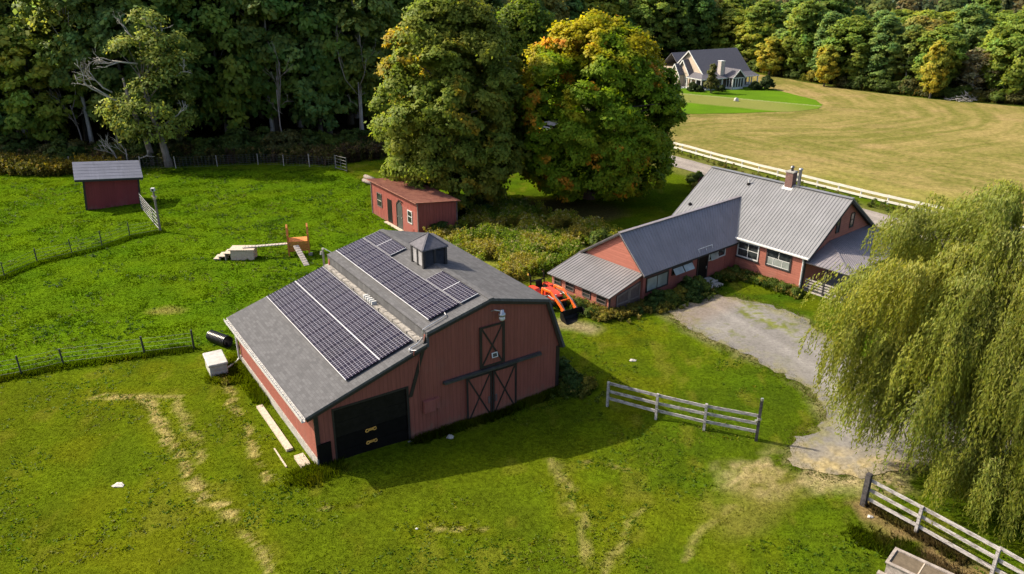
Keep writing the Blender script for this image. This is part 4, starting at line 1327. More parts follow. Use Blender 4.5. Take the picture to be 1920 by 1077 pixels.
# ------------------------------------------------------------------ fences
def stock_fence(pts, lab, spacing, hpost, thick, wires, postmat='post_dark', verts=0, jitter=.12):
    root = empty('wire_fence', (pts[0][0], pts[0][1], 0), 0, lab, 'fence')
    ox, oy = pts[0]
    allp = []
    for (ax, ay), (bx, by) in zip(pts[:-1], pts[1:]):
        k = max(1, round(math.hypot(bx-ax, by-ay)/spacing))
        for i in range(k): allp.append((ax+(bx-ax)*i/k, ay+(by-ay)*i/k))
    allp.append(pts[-1])
    tops = []
    for i, (x, y) in enumerate(allp):
        z = hz(x, y); h = hpost*(1+random.uniform(-jitter, jitter))
        t = thick*random.uniform(.8, 1.3)
        lx, ly = random.uniform(-.05, .05), random.uniform(-.05, .05)
        m = MB(); m.tube([(x-ox,y-oy,z-.25), (x-ox+lx,y-oy+ly,z+h)], t, 6)
        m.build('post', M[postmat], root)
        tops.append((x-ox, y-oy, z))
    m = MB()
    for z in wires:
        for a, b in zip(tops[:-1], tops[1:]):
            m.tube([(a[0],a[1],a[2]+z), ((a[0]+b[0])/2,(a[1]+b[1])/2,(a[2]+b[2])/2+z-.02), (b[0],b[1],b[2]+z)], .006, 3, False)
    if verts:
        for a, b in zip(tops[:-1], tops[1:]):
            k = int(math.hypot(b[0]-a[0], b[1]-a[1])/verts)
            for i in range(1, k):
                t = i/k; p = [a[j]+(b[j]-a[j])*t for j in range(3)]
                m.tube([(p[0],p[1],p[2]+wires[0]), (p[0],p[1],p[2]+wires[-1])], .006, 3, False)
    m.build('wire', M['wire'], root)
stock_fence(FA[1:], 'wire fence on black posts between the mown lawn and the rough paddock', 20, 1.15, .045, (.25,.5,.75,1.0), verts=0)
stock_fence(FB, 'wire fence on thin posts crossing the paddock to the tall pole', 20, 1.25, .04, (.25,.5,.75,1.0))
stock_fence([(-58,80.2), (-45.75,78.9), (-35,79.4), (-27,81.2), (-18.5,79.9)], 'woven wire fence along the edge of the dark wood', 3.4, 1.3, .04, (.1,.3,.5,.7,.9,1.15), 'grey_wood', .35)

def board_fence(pts, tops, lab, rails, first, last, sag=.03):
    root = empty('board_fence', (pts[0][0], pts[0][1], 0), 0, lab, 'fence')
    ox, oy = pts[0]
    P = []
    for i, (x, y) in enumerate(pts):
        z = hz(x, y)
        m = MB()
        mat = M['old_white_wood']; s = .055
        h = tops[i]
        if i == 0 and first: mat = M['post_black']; s = .10
        if i == len(pts)-1 and last: mat = M['post_black']; s = .065
        d = Vector((pts[min(i+1,len(pts)-1)][0]-pts[max(i-1,0)][0], pts[min(i+1,len(pts)-1)][1]-pts[max(i-1,0)][1])).normalized()
        m.seg((x-ox,y-oy,z-.3), (x-ox+random.uniform(-.02,.03),y-oy,z+h), s*2, s*2, (d.x, d.y, 0))
        m.build('post', mat, root)
        P.append((x-ox, y-oy, z))
    for a, b in zip(P[:-1], P[1:]):
        d = Vector((b[0]-a[0], b[1]-a[1], 0)).normalized()
        nr = Vector((d.y, -d.x, 0))*.075
        for k, z in enumerate(rails):
            m = MB()
            ja, jb = random.uniform(-sag, sag), random.uniform(-sag, sag)
            m.seg(Vector((a[0],a[1],a[2]+z+ja))-nr-d*.04, Vector((b[0],b[1],b[2]+z+jb))-nr+d*.04-Vector((0,0,.0)), .035, .145)
            m.build('rail', M['old_white_wood'], root)
    return root
f1 = board_fence([(4.72,33.08), (6.88,31.8), (8.93,30.77), (11.09,29.88)], [1.38,1.40,1.42,2.15], 'three-rail weathered board fence standing alone on the lawn by the barn', (.42,.84,1.26), False, True)
m = MB()
m.box(6.28, 6.44, -3.30, -3.16, 1.12, 1.22); m.box(6.20, 6.30, -3.26, -3.14, 1.0, 1.1); m.box(6.32, 6.42, -3.28, -3.18, 2.12, 2.24)
m.build('hinge', M['galv'], f1)
board_fence([(14.08,25.37), (15.35,23.68), (16.96,21.44), (18.4,19.3), (20,17)], [1.50,1.30,1.26,1.3,1.3], 'three-rail weathered board fence with a black end post under the willow', (.36,.79,1.22), True, False)

def white_fence():
    pts = [(14.5,96), (19.42,88.5), (25.45,78.95), (32.19,69.7), (37.0,63.6), (44,54)]
    root = empty('white_rail_fence', (pts[0][0], pts[0][1], 0), 0, 'long white two-rail fence along the front of the hay field', 'fence')
    ox, oy = pts[0]
    P = []
    for (ax, ay), (bx, by) in zip(pts[:-1], pts[1:]):
        k = max(1, round(math.hypot(bx-ax, by-ay)/2.45))
        for i in range(k): P.append((ax+(bx-ax)*i/k, ay+(by-ay)*i/k))
    P.append(pts[-1])
    for i, (x, y) in enumerate(P):
        m = MB(); m.box(x-ox-.06, x-ox+.06, y-oy-.06, y-oy+.06, -.2, .82)
        m.build('post', M['fence_white'], root)
    for z, h in ((.74,.22), (.24,.20)):
        for a, b in zip(P[:-1], P[1:]):
            m = MB()
            d = Vector((b[0]-a[0], b[1]-a[1])).normalized()*.002
            nr = Vector((d.y, -d.x))*42
            m.seg((a[0]-ox+nr.x+d.x,a[1]-oy+nr.y+d.y,hz(*a)+z+random.uniform(-.02,.02)), (b[0]-ox+nr.x-d.x,b[1]-oy+nr.y-d.y,hz(*b)+z+random.uniform(-.02,.02)), .05, h)
            m.build('rail', M['fence_white'], root)
white_fence()

def trough():
    x, y = 13.55, 21.7
    root = empty('raised_bed', (x, y, hz(x, y)), R(-43), 'weathered wooden raised bed with a brown mesh cover at the bottom corner', 'raised bed')
    b = MB()
    b.box(-.1, 2.6, -.47, -.41, -.1, .66); b.box(-.1, 2.6, .41, .47, -.1, .66)
    b.box(-.1, -.04, -.41, .41, -.1, .66); b.box(2.54, 2.6, -.41, .41, -.1, .66)
    b.build('side_board', M['trough_wood'], root)
    b = MB()
    b.box(-.15, 2.65, -.52, -.40, .662, .70); b.box(-.15, 2.65, .40, .52, .662, .70); b.box(-.15, -.05, -.40, .40, .662, .70); b.box(2.55, 2.65, -.40, .40, .662, .70)
    b.build('top_rim', M['trough_wood'], root)
    b = MB(); b.box(-.05, 2.55, -.40, .40, .60, .64)
    b.build('mesh_cover', M['mesh_lid'], root)
    b = MB()
    b.box(.86, .90, -.4, .4, .642, .655)
    b.build('batten', M['tan_wood'], root)
    b = MB(); b.box(-.3, 2.7, -.66, -.475, .0, .22)
    b.build('base_board', M['trough_wood'], root)
trough()

def lumber(name, x, y, rz, l, w_, h, mat, lab, cat):
    root = empty(name, (x, y, hz(x, y)), rz, lab, cat)
    m = MB()
    k = max(1, int(w_/.16))
    for i in range(k):
        m.box(-l/2+random.uniform(-.03,.03), l/2+random.uniform(-.03,.03), -w_/2+i*w_/k+.005, -w_/2+(i+1)*w_/k-.005, .0, h+random.uniform(-.01,.01))
    m.build('board', M[mat], root)
ux, uy = math.cos(BA), math.sin(BA)
for u, v, l, w_, h, mat, lab in ((-.62, 4.1, 4.4, .30, .12, 'tan_wood', 'long pale timber lying along the barn foundation'), (-.45, .75, .95, .42, .16, 'tan_wood', 'short pale timber by the near corner of the barn'),
                                 (-1.15, 1.6, 1.6, .07, .05, 'tan_wood', 'thin stick lying in the grass beside the barn')):
    x, y = b2w(u, v)
    lumber('timber', x, y, BA+R(90), l, w_, h, mat, lab, 'timber')
def stone(x, y, s, lab, mat='stone', sx=1.0, sz=.6, name='stone'):
    me = MB()
    n, k = 9, 6
    for j in range(k+1):
        for i in range(n):
            a, b = 2*math.pi*i/n, math.pi*j/k
            q = s*(1+.22*math.sin(3*a+j)+random.uniform(-.08,.08))
            me.v.append((q*sx*math.sin(b)*math.cos(a), q*math.sin(b)*math.sin(a), q*sz*math.cos(b)))
    for j in range(k):
        for i in range(n): me.f.append((j*n+i, j*n+(i+1) % n, (j+1)*n+(i+1) % n, (j+1)*n+i))
    o = me.build(name, M[mat], None)
    o.location = (x, y, hz(x, y)+s*sz*.45)
    return tag(o, lab, name)
stone(-16.19, 26.44, .17, 'flat pale stone alone in the mown lawn', sx=1.4, sz=.25)
x, y = b2w(6.0, -.75); stone(x, y, .16, 'grey round stone on the grass in front of the barn', 'concrete')
stone(34.8, 123.3, .42, 'pale boulder on the green lawn of the far house', sz=.9, name='boulder')
stone(6.6, 37.6, .13, 'small white stone on the lawn near the board fence', sx=1.5, sz=.35)
stone(14.05, 24.65, .09, 'small pale stone by the black end post', sx=1.3)
stone(-3.6, 23.9, .05, 'tiny white pebble in the near lawn', 'white', name='pebble')
def bench():
    x, y = -14.0, 73.6
    root = empty('log_pile', (x, y, hz(x, y)), R(-50), 'short stack of grey logs behind the rusty-roofed shed', 'log pile')
    for i, (dy, z) in enumerate(((0,.2), (.42,.2), (.21,.55))):
        m = MB(); m.tube([(-.9,dy,z), (.9,dy,z+.02)], .2, 10)
        m.build('log', M['bark_edge'], root, True)
bench()
def brush_pile():
    x, y = 71.5, 125.2
    root = empty('brush_pile', (x, y, 0), 0, 'grey heap of cut brush at the far edge of the hay field', 'brush pile')
    m = MB(); rr = random.Random(5)
    for i in range(120):
        a = rr.uniform(0, 6.3); q = rr.uniform(0, 2.2)
        p = Vector((q*math.cos(a)*1.3, q*math.sin(a), rr.uniform(0, 1.3-q*.45)))
        d = Vector((rr.uniform(-1,1), rr.uniform(-1,1), rr.uniform(-.3,.5))).normalized()*rr.uniform(.5,1.2)
        m.tube([p-d*.5, p+d*.5], [.05,.02], 4)
    m.build('branches', M['deadwood'], root)
brush_pile()

# ------------------------------------------------------------------ tractor
def tractor():
    x, y = 1.86, 45.30
    root = empty('tractor', (x, y, hz(x, y)), R(-57), 'orange compact tractor with a front loader and black bucket parked behind the barn', 'tractor')
    def wheel(px, py, r, w_):
        m = MB(); m.tube([(px,py-w_/2,r), (px,py-w_/2+.03,r), (px,py+w_/2-.03,r), (px,py+w_/2,r)], [r*.9,r,r,r*.9], 20)
        for i in range(18):
            a = 2*math.pi*i/18
            c = Vector((px+math.cos(a)*r, py, r+math.sin(a)*r))
            m.seg(c+Vector((0,-w_/2+.02,0)), c+Vector((0,w_/2-.02,0)), .05, .04, (math.cos(a),0,math.sin(a)))
        w = m.build('wheel', M['tyre'], root)
        m = MB(); m.tube([(px,py-w_/2-.012,r), (px,py+w_/2+.012,r)], r*.55, 14)
        m.build('rim', M['orange'], w)
    for s in (-1, 1):
        wheel(0, s*.55, .50, .30); wheel(1.55, s*.50, .32, .22)
    m = MB(); m.box(-.35, 1.75, -.20, .20, .35, .66)
    m.build('chassis', M['steel_dark'], root, bevel=.02)
    m = MB()
    m.prism([(.62,.66), (1.88,.62), (1.90,.98), (1.72,1.10), (.62,1.18)], 'y', -.28, .28)
    hd = m.build('hood', M['orange_red'], root, bevel=.04)
    m = MB(); m.box(1.905, 1.925, -.22, .22, .68, .94)
    m.build('grille', M['black'], hd)
    for s in (-1, 1):
        m = MB(); m.box(1.74, 1.80, s*.20-.07, s*.20+.07, 1.02, 1.08)
        m.build('headlight', M['white'], hd)
    for s in (-1, 1):
        m = MB(); m.prism([(-.55,.72), (-.38,1.04), (.30,1.06), (.56,.72), (.50,.70), (.26,1.0), (-.34,.98), (-.50,.70)], 'y', s*.55-.17, s*.55+.17)
        m.build('fender', M['orange_red'], root)
    m = MB(); m.box(-.22, .28, -.25, .25, .80, .90); m.prism([(-.30,.88), (-.20,.88), (-.28,1.30), (-.38,1.30)], 'y', -.24, .24)
    m.build('seat', M['black'], root, bevel=.03)
    m = MB(); m.tube([(.58,0,1.12), (.45,0,1.30)], .025, 6)
    pts = [(.45-.05*math.cos(a)*.9, .19*math.sin(a), 1.30+.17*math.cos(a)*.5) for a in [i*2*math.pi/14 for i in range(15)]]
    m.tube(pts, .018, 6, False)
    m.build('steering_wheel', M['black'], root)
    m = MB()
    m.tube([(-.42,-.52,.75), (-.50,-.52,1.55), (-.66,-.52,1.80)], .05, 6); m.tube([(-.42,.52,.75), (-.50,.52,1.55), (-.66,.52,1.80)], .05, 6)
    m.tube([(-.47,-.52,1.25), (-.47,.52,1.25)], .045, 6)
    m.build('roll_bar', M['black'], root)
    m = MB(); m.box(-.72, -.60, -.60, -.54, 1.62, 1.72); m.box(-.72, -.60, .54, .60, 1.62, 1.72)
    m.build('warning_light', M['yellow'], root)
    for s in (-1, 1):
        yy = s*.46
        m = MB()
        m.seg((.75,yy,.5), (.75,yy,1.22), .09, .14, (1,0,0))
        m.seg((.72,yy,1.20), (1.70,yy,1.28), .09, .15, (0,0,1)); m.seg((1.62,yy,1.30), (3.05,yy,.48), .09, .16, (0,0,1))
        m.seg((2.75,yy,.55), (3.12,yy,.34), .10, .12, (0,0,1))
        arm = m.build('loader_arm', M['orange'], root, bevel=.012)
        m = MB(); m.tube([(.85,yy+s*.07,.72), (1.55,yy+s*.07,1.02), (2.1,yy+s*.07,.96)], [.05,.05,.028], 8)
        m.tube([(2.1,yy-s*.02,1.14), (2.7,yy-s*.02,.92), (3.10,yy-s*.02,.62)], [.045,.045,.026], 8)
        m.build('hydraulic_cylinder', M['steel_dark'], arm)
    m = MB(); m.tube([(2.35,-.46,.88), (2.35,.46,.88)], .05, 8)
    m.build('cross_tube', M['orange'], root)
    b = MB()
    prof = [(3.12,.60), (3.10,.20), (3.22,.06), (3.80,.02), (3.80,.05), (3.26,.10), (3.15,.22), (3.17,.62)]
    b.prism(prof, 'y', -.78, .78)
    b.prism([(3.12,.60), (3.10,.20), (3.22,.06), (3.80,.02), (3.70,.16), (3.40,.52)], 'y', -.80, -.765)
    b.prism([(3.12,.60), (3.10,.20), (3.22,.06), (3.80,.02), (3.70,.16), (3.40,.52)], 'y', .765, .80)
    bk = b.build('bucket', M['black'], root)
    b = MB()
    for s in (-.46, .46): b.box(3.02, 3.115, s-.08, s+.08, .25, .58)
    b.build('bracket', M['steel_dark'], bk)
tractor()

# ------------------------------------------------------------------ foliage
def unit(a): return a/(np.linalg.norm(a, axis=1, keepdims=True)+1e-9)
def leaves(pos, nrm, size, rng, elong=1.35):
    n = len(pos)
    nrm = unit(nrm)
    t = unit(np.cross(nrm, rng.normal(size=(n,3))))
    b = np.cross(nrm, t)
    s = (np.broadcast_to(size, (n,))*rng.uniform(.65, 1.35, n))[:, None]
    v = np.stack([pos+t*s*elong*.5, pos+b*s*.5-nrm*s*.12, pos-t*s*elong*.5, pos-b*s*.5-nrm*s*.12], 1).reshape(-1, 3)
    return v, np.arange(4*n).reshape(n, 4)

def clump_cloud(cl, nsub, nleaf, rng, axis_c, spread=.24, shell=(.72,1.0), outb=.9, low=-.55):
    """cl (K,4) clump centres and radii -> leaf positions, normals, clump ids"""
    P, Nn, ID, DD = [], [], [], []
    for i, (x, y, z, r) in enumerate(cl):
        c = np.array([x, y, z])
        d = rng.normal(size=(nsub*3, 3))
        out = c-np.array([axis_c[0], axis_c[1], axis_c[2]])
        out = out/(np.linalg.norm(out)+1e-6)
        d = unit(unit(d)+out*outb*.7+np.array([0,0,.25]))
        d = d[d[:,2] > low][:nsub]
        sc = c+d*r*rng.uniform(shell[0], shell[1], (len(d),1))*np.array([1,1,.85])
        k = len(d)
        off = rng.normal(size=(k, nleaf, 3))*r*spread*np.array([1,1,.6])
        p = (sc[:,None,:]+off).reshape(-1, 3)
        n = np.repeat(d, nleaf, 0)*.8+rng.normal(size=(k*nleaf,3))*.45+np.array([0,0,.45])
        P.append(p); Nn.append(n); ID.append(np.full(k*nleaf, i))
        DD.append(unit(unit(p-c)*.75+np.repeat(d, nleaf, 0)*.4+out*.35+np.array([0,0,.2])))
    global LAST_DIR
    LAST_DIR = np.concatenate(DD)
    return np.concatenate(P), np.concatenate(Nn), np.concatenate(ID)

def limb_tree(rng, base, top, r0, clumps, k, side=7, bend=.1):
    """tapered trunk with limbs reaching into the crown"""
    m = MB()
    b, t = Vector(base), Vector(top)
    pts = [b.lerp(t, f)+Vector((math.sin(f*5+1)*bend, math.cos(f*4)*bend, 0))*f for f in np.linspace(0, 1, 7)]
    m.tube(pts, [r0*(1.25 if i == 0 else 1)*(1-.82*i/6) for i in range(7)], side)
    idx = rng.permutation(len(clumps))[:k]
    for i in idx:
        c = Vector(clumps[i][:3])
        f = min(.92, max(.22, (c.z-b.z)/(t.z-b.z)*.75))
        s = b.lerp(t, f)
        mid = s.lerp(c, .5)+Vector((0,0,(c-s).length*.08))
        rr = r0*(1-.8*f)*.55
        m.tube([s, mid, c], [rr, rr*.6, rr*.22], 5)
    return m

def envelope(rng, n, cx, cy, z0, z1, Rx, Ry, prof, rc, jit=.12, inner=.35):
    """clump centres over an egg-shaped envelope given by prof(t)"""
    cl = []
    for i in range(n):
        t = (i+.5)/n
        t = np.clip(t+rng.uniform(-.04,.04), .01, .99)
        a = i*2.39996+rng.uniform(-.35,.35)
        q = prof(t)*(1+rng.uniform(-jit, jit))
        r = rng.uniform(*rc)
        k = max(0, 1-r*.75/max(Rx*q, .01)) if rng.random() > inner*.0 else .5
        cl.append((cx+Rx*q*k*math.cos(a), cy+Ry*q*k*math.sin(a), z0+(z1-z0)*t, r))
    m = int(n*inner)
    for i in range(m):
        t = rng.uniform(.12, .85); a = rng.uniform(0, 6.28)
        q = prof(t)*rng.uniform(.1, .55)
        cl.append((cx+Rx*q*math.cos(a), cy+Ry*q*math.sin(a), z0+(z1-z0)*t, rng.uniform(*rc)*1.1))
    return np.array(cl)

def build_tree(name, loc, label, cat, group, clumps, nsub, nleaf, lsize, colf, rng, r0, trunk_top, bark='bark', limbs=16, axis=None, spread=.24, lean=(0,0), leafmat='leaf'):
    root = empty(name, loc, 0, label, cat, group)
    axis = axis if axis is not None else (clumps[:,0].mean(), clumps[:,1].mean(), clumps[:,2].mean()*.75)
    p, n, i = clump_cloud(clumps, nsub, nleaf, rng, axis, spread)
    ok = p[:,2] > .15
    p, n, i, dr = p[ok], n[ok], i[ok], LAST_DIR[ok]
    v, f = leaves(p, n, lsize, rng)
    c = np.repeat(colf(p, i, rng), 4, 0)
    link('crown', npmesh('crown', v, f, np.clip(c, .003, .95), M[leafmat], dr), root)
    limb_tree(rng, (0,0,-.3), (lean[0],lean[1],trunk_top), r0, [tuple(q) for q in clumps], limbs).build('trunk', M[bark], root, True)
    return root

def vary(base, n, rng, a=.22, hue=.08):
    b = np.asarray(base, float)
    if b.ndim == 1: b = np.repeat(b[None], n, 0)
    k = rng.uniform(1-a, 1+a, (n,1))
    h = rng.normal(0, hue, (n,1))
    return b*k*np.concatenate([1+h, 1+0*h, 1-h], 1)

# two great maples
prof_m = lambda t: np.clip(np.interp(t, [0,.08,.25,.45,.65,.82,.94,1], [.50,.80,.98,1.0,.93,.74,.45,.16]), 0, 1)
rng = np.random.default_rng(21)
cl = envelope(rng, 160, 0, 0, 1.3, 17.2, 5.8, 5.7, prof_m, (.95,1.6), .18)
def col_maple_left(p, i, rng):
    n = len(p)
    c = vary((.20,.255,.036), n, rng, .18, .06)
    y = fbm(p[:,0]+p[:,2]*.7, p[:,1]+p[:,2], 2.2, 401)
    k = sstep(.62, .72, y+.10*sstep(-1, -5, p[:,0])*sstep(6, 12, p[:,2]))[:,None]
    c = c*(1-k)+vary((.44,.33,.035), n, rng, .2, .08)*k
    k = (sstep(.5, .72, fbm(p[:,0], p[:,2], 3.1, 411))*.6)[:,None]
    return c*(1-k)+vary((.265,.275,.040), n, rng, .18, .06)*k
build_tree('maple_tree', (-5.1, 66.2, 0), 'tall dull green maple with a few yellow sprays beside the rusty-roofed shed', 'tree', 'pair of large maples', cl, 22, 36, .205, col_maple_left, rng, .55, 12, limbs=26, spread=.17)
cl = envelope(rng, 175, .2, 0, 1.0, 14.9, 7.2, 6.6, prof_m, (.95,1.65), .14)
def col_maple_right(p, i, rng):
    n = len(p)
    c = vary((.195,.295,.016), n, rng, .2, .08)
    gold = sstep(.48, .70, fbm(p[:,0]*.9+p[:,2]*.5, p[:,2]+p[:,1]*.4, 2.6, 431)+.20*sstep(9.5, 14.5, p[:,2])+.20*sstep(0, -6, p[:,0])*sstep(5,10,p[:,2])-.10)[:,None]
    c = c*(1-gold)+vary((.42,.37,.018), n, rng, .2, .08)*gold
    org = sstep(.72, .77, fbm(p[:,0]*1.1+p[:,1]*.5, p[:,2]*1.1, 1.7, 443)+.11*sstep(0, -5, p[:,0])*sstep(3,7,p[:,2]))[:,None]
    return c*(1-org)+vary((.62,.32,.03), n, rng, .2, .12)*org
build_tree('maple_tree', (7.0, 69.0, 0), 'broad maple turning gold and orange next to the farmhouse', 'tree', 'pair of large maples', cl, 22, 36, .21, col_maple_right, rng, .55, 10.5, limbs=26, spread=.17)

# sunlit tree between the two maples, further back
cl = envelope(rng, 50, 0, 0, 2, 14.5, 4.6, 4.6, prof_m, (1.2,1.9), .15)
build_tree('lime_tree', (1.6, 112, 0), 'bright yellow-green tree seen between the tops of the two maples', 'tree', None, cl, 18, 30, .30, lambda p, i, r: vary((.15,.21,.022), len(p), r, .25, .1), rng, .35, 10)

# gnarled tree at the paddock edge, half dead
cl = np.array([(-3.3,-.5,4.6,1.5),(-1.9,-1.2,3.9,1.4),(-.4,-1.0,3.7,1.4),(1.2,-.6,4.2,1.3),(2.2,0,5.2,1.1),(-4.6,0,5.6,1.3),(-3.2,.4,6.4,1.5),(-1.6,-1,6.2,1.5),(.3,-1.2,6.0,1.4),
               (1.9,.2,6.8,1.2),(-1.0,0,8.0,1.4),(.4,-.6,8.4,1.4),(1.8,-.2,9.2,1.3),(2.6,.4,10.6,1.2),(.9,0,10.4,1.4),(-.5,.3,10.6,1.3),(1.2,0,12.3,1.3),(-.3,.4,12.6,1.2),(-2.2,0,12.1,1.1),(-3.4,.2,11.7,.9),(.5,.2,14.2,1.1),(2.7,.3,12.6,.9),(-.9,.6,14.6,.9)])
er = empty('walnut_tree', (-36.0, 80.2, 0), 0, 'gnarled pale-trunked tree with dead grey branches at the paddock edge', 'tree')
p, n, i = clump_cloud(cl, 13, 20, rng, (-.5,0,7), .32)
v, f = leaves(p, n, .22, rng, 1.9)
link('crown', npmesh('crown', v, f, np.repeat(vary((.285,.335,.070), len(p), rng, .28, .1), 4, 0), M['leaf'], LAST_DIR), er)
m = limb_tree(rng, (0,0,-.2), (-1.6,.5,9.5), .42, [tuple(q) for q in cl], 16, bend=.2)
m.tube([(-1.9,.8,-.2), (-2.4,.8,3), (-3.2,.6,6), (-3.4,.4,9)], [.35,.28,.2,.1], 7)
m.build('trunk', M['bark_edge'], er, True)
def dead_branch(m, p, d, ln, r, depth, rr):
    q = p+d*ln
    mid = p.lerp(q, .5)+Vector((rr.uniform(-1,1), rr.uniform(-1,1), rr.uniform(-1,1)))*ln*.08
    m.tube([p, mid, q], [r, r*.8, r*.6], 5)
    if depth == 0: return
    for k in range(rr.choice((2,3))):
        nd = (d+Vector((rr.uniform(-.8,.8), rr.uniform(-.5,.5), rr.uniform(-.55,.75)))).normalized()
        dead_branch(m, p.lerp(q, rr.uniform(.55,1.0)), nd, ln*rr.uniform(.5,.75), r*.6, depth-1, rr)
rr = random.Random(8)
m = MB(); dead_branch(m, Vector((-3.2,.2,6.4)), Vector((-.85,-.15,.42)).normalized(), 2.9, .13, 4, rr); m.build('dead_branch', M['deadwood'], er, True)
m = MB(); dead_branch(m, Vector((-4.6,.1,7.6)), Vector((-.7,-.1,.65)).normalized(), 1.9, .08, 4, rr); m.build('dead_branch', M['deadwood'], er, True)
m = MB(); dead_branch(m, Vector((-1.6,.3,10.4)), Vector((-.9,-.3,.15)).normalized(), 2.4, .10, 3, rr); m.build('dead_branch', M['deadwood'], er, True)
m = MB(); dead_branch(m, Vector((-1.2,.3,12.4)), Vector((-.5,-.3,.75)).normalized(), 1.6, .07, 4, rr); m.build('dead_branch', M['deadwood'], er, True)
m = MB(); dead_branch(m, Vector((.6,.3,12.2)), Vector((.35,-.3,.8)).normalized(), 1.6, .07, 4, rr); m.build('dead_branch', M['deadwood'], er, True)
m = MB(); dead_branch(m, Vector((2.4,-.4,9.3)), Vector((.8,-.3,.4)).normalized(), 1.3, .07, 3, rr); m.build('dead_branch', M['deadwood'], er, True)
m = MB(); dead_branch(m, Vector((1.2,-.6,4.6)), Vector((.7,-.4,.65)).normalized(), 1.7, .09, 3, rr); m.build('dead_branch', M['deadwood'], er, True)

def snag(x, y, lab, spec, mat='deadwood'):
    root = empty('dead_tree', (x, y, 0), 0, lab, 'dead tree')
    m = MB()
    for p, d, ln, r, dp, sd in spec: dead_branch(m, Vector(p), Vector(d).normalized(), ln, r, dp, random.Random(sd))
    m.build('trunk', M[mat], root, True)
snag(-40.5, 79.9, 'low bleached dead sapling leaning left of the gnarled tree', [((0,0,-.2),(-.5,0,.85),1.9,.09,4,3), ((.6,0,-.2),(-.05,-.1,1),2.2,.07,3,4), ((1.6,0,.9),(.9,-.1,.35),1.2,.07,1,6)])
for k_, (sx, sy, hh, ln_, lab) in enumerate(((-47.5,85.5,7.5,-.10,'slim bare grey trunk in the wood left of the gnarled tree'), (-25.6,87.2,9.5,-.05,'tall slim bare trunk in the middle of the dark wood edge'),
        (-17.8,90.5,10.0,.03,'tallest bare trunk beside the left maple in the wood'))):
    snag(sx, sy, lab, [((0,0,-.2),(ln_,0,1),hh*.75,.10,3,40+k_), ((0,0,hh*.45),(-.6,-.3,.6),1.3,.035,2,50+k_), ((0,0,hh*.55),(.7,-.3,.5),1.1,.035,2,60+k_)], 'bark_edge')
lt = empty('leaning_tree', (-53.2, 86.0, 0), 0, 'pale leaning trunk forked low at the left side of the wood', 'tree')
m = MB()
m.tube([(0,0,-.2), (-.6,0,2), (-1.5,.2,4.6), (-2.4,.2,7.5), (-2.9,.3,10.5), (-3.1,.4,14)], [.32,.29,.25,.21,.17,.1], 8)
m.tube([(-1.0,.05,2.9), (-2.2,-.2,4.2), (-3.6,-.4,5.6), (-5.2,-.5,7.4)], [.2,.17,.13,.07], 7)
m.tube([(-2.0,.2,6.2), (-1.6,.1,8.2), (-1.9,.1,10.6)], [.14,.1,.06], 6)
m.build('trunk', M['bark_pale'], lt, True)
cl = np.array([(-3.1,.5,13.5,2.0),(-1.6,.6,12.2,1.6),(-5.2,.4,12.2,1.8),(-5.6,.2,9.4,1.3),(-2.2,.3,15.6,1.7),(-4.4,.4,15.6,1.7)])
p, n, i = clump_cloud(cl, 14, 20, rng, (-3,0,11), .28)
v, f = leaves(p, n, .36, rng)
link('crown', npmesh('crown', v, f, np.repeat(vary((.10,.14,.035), len(p), rng), 4, 0), M['leaf'], LAST_DIR), lt)

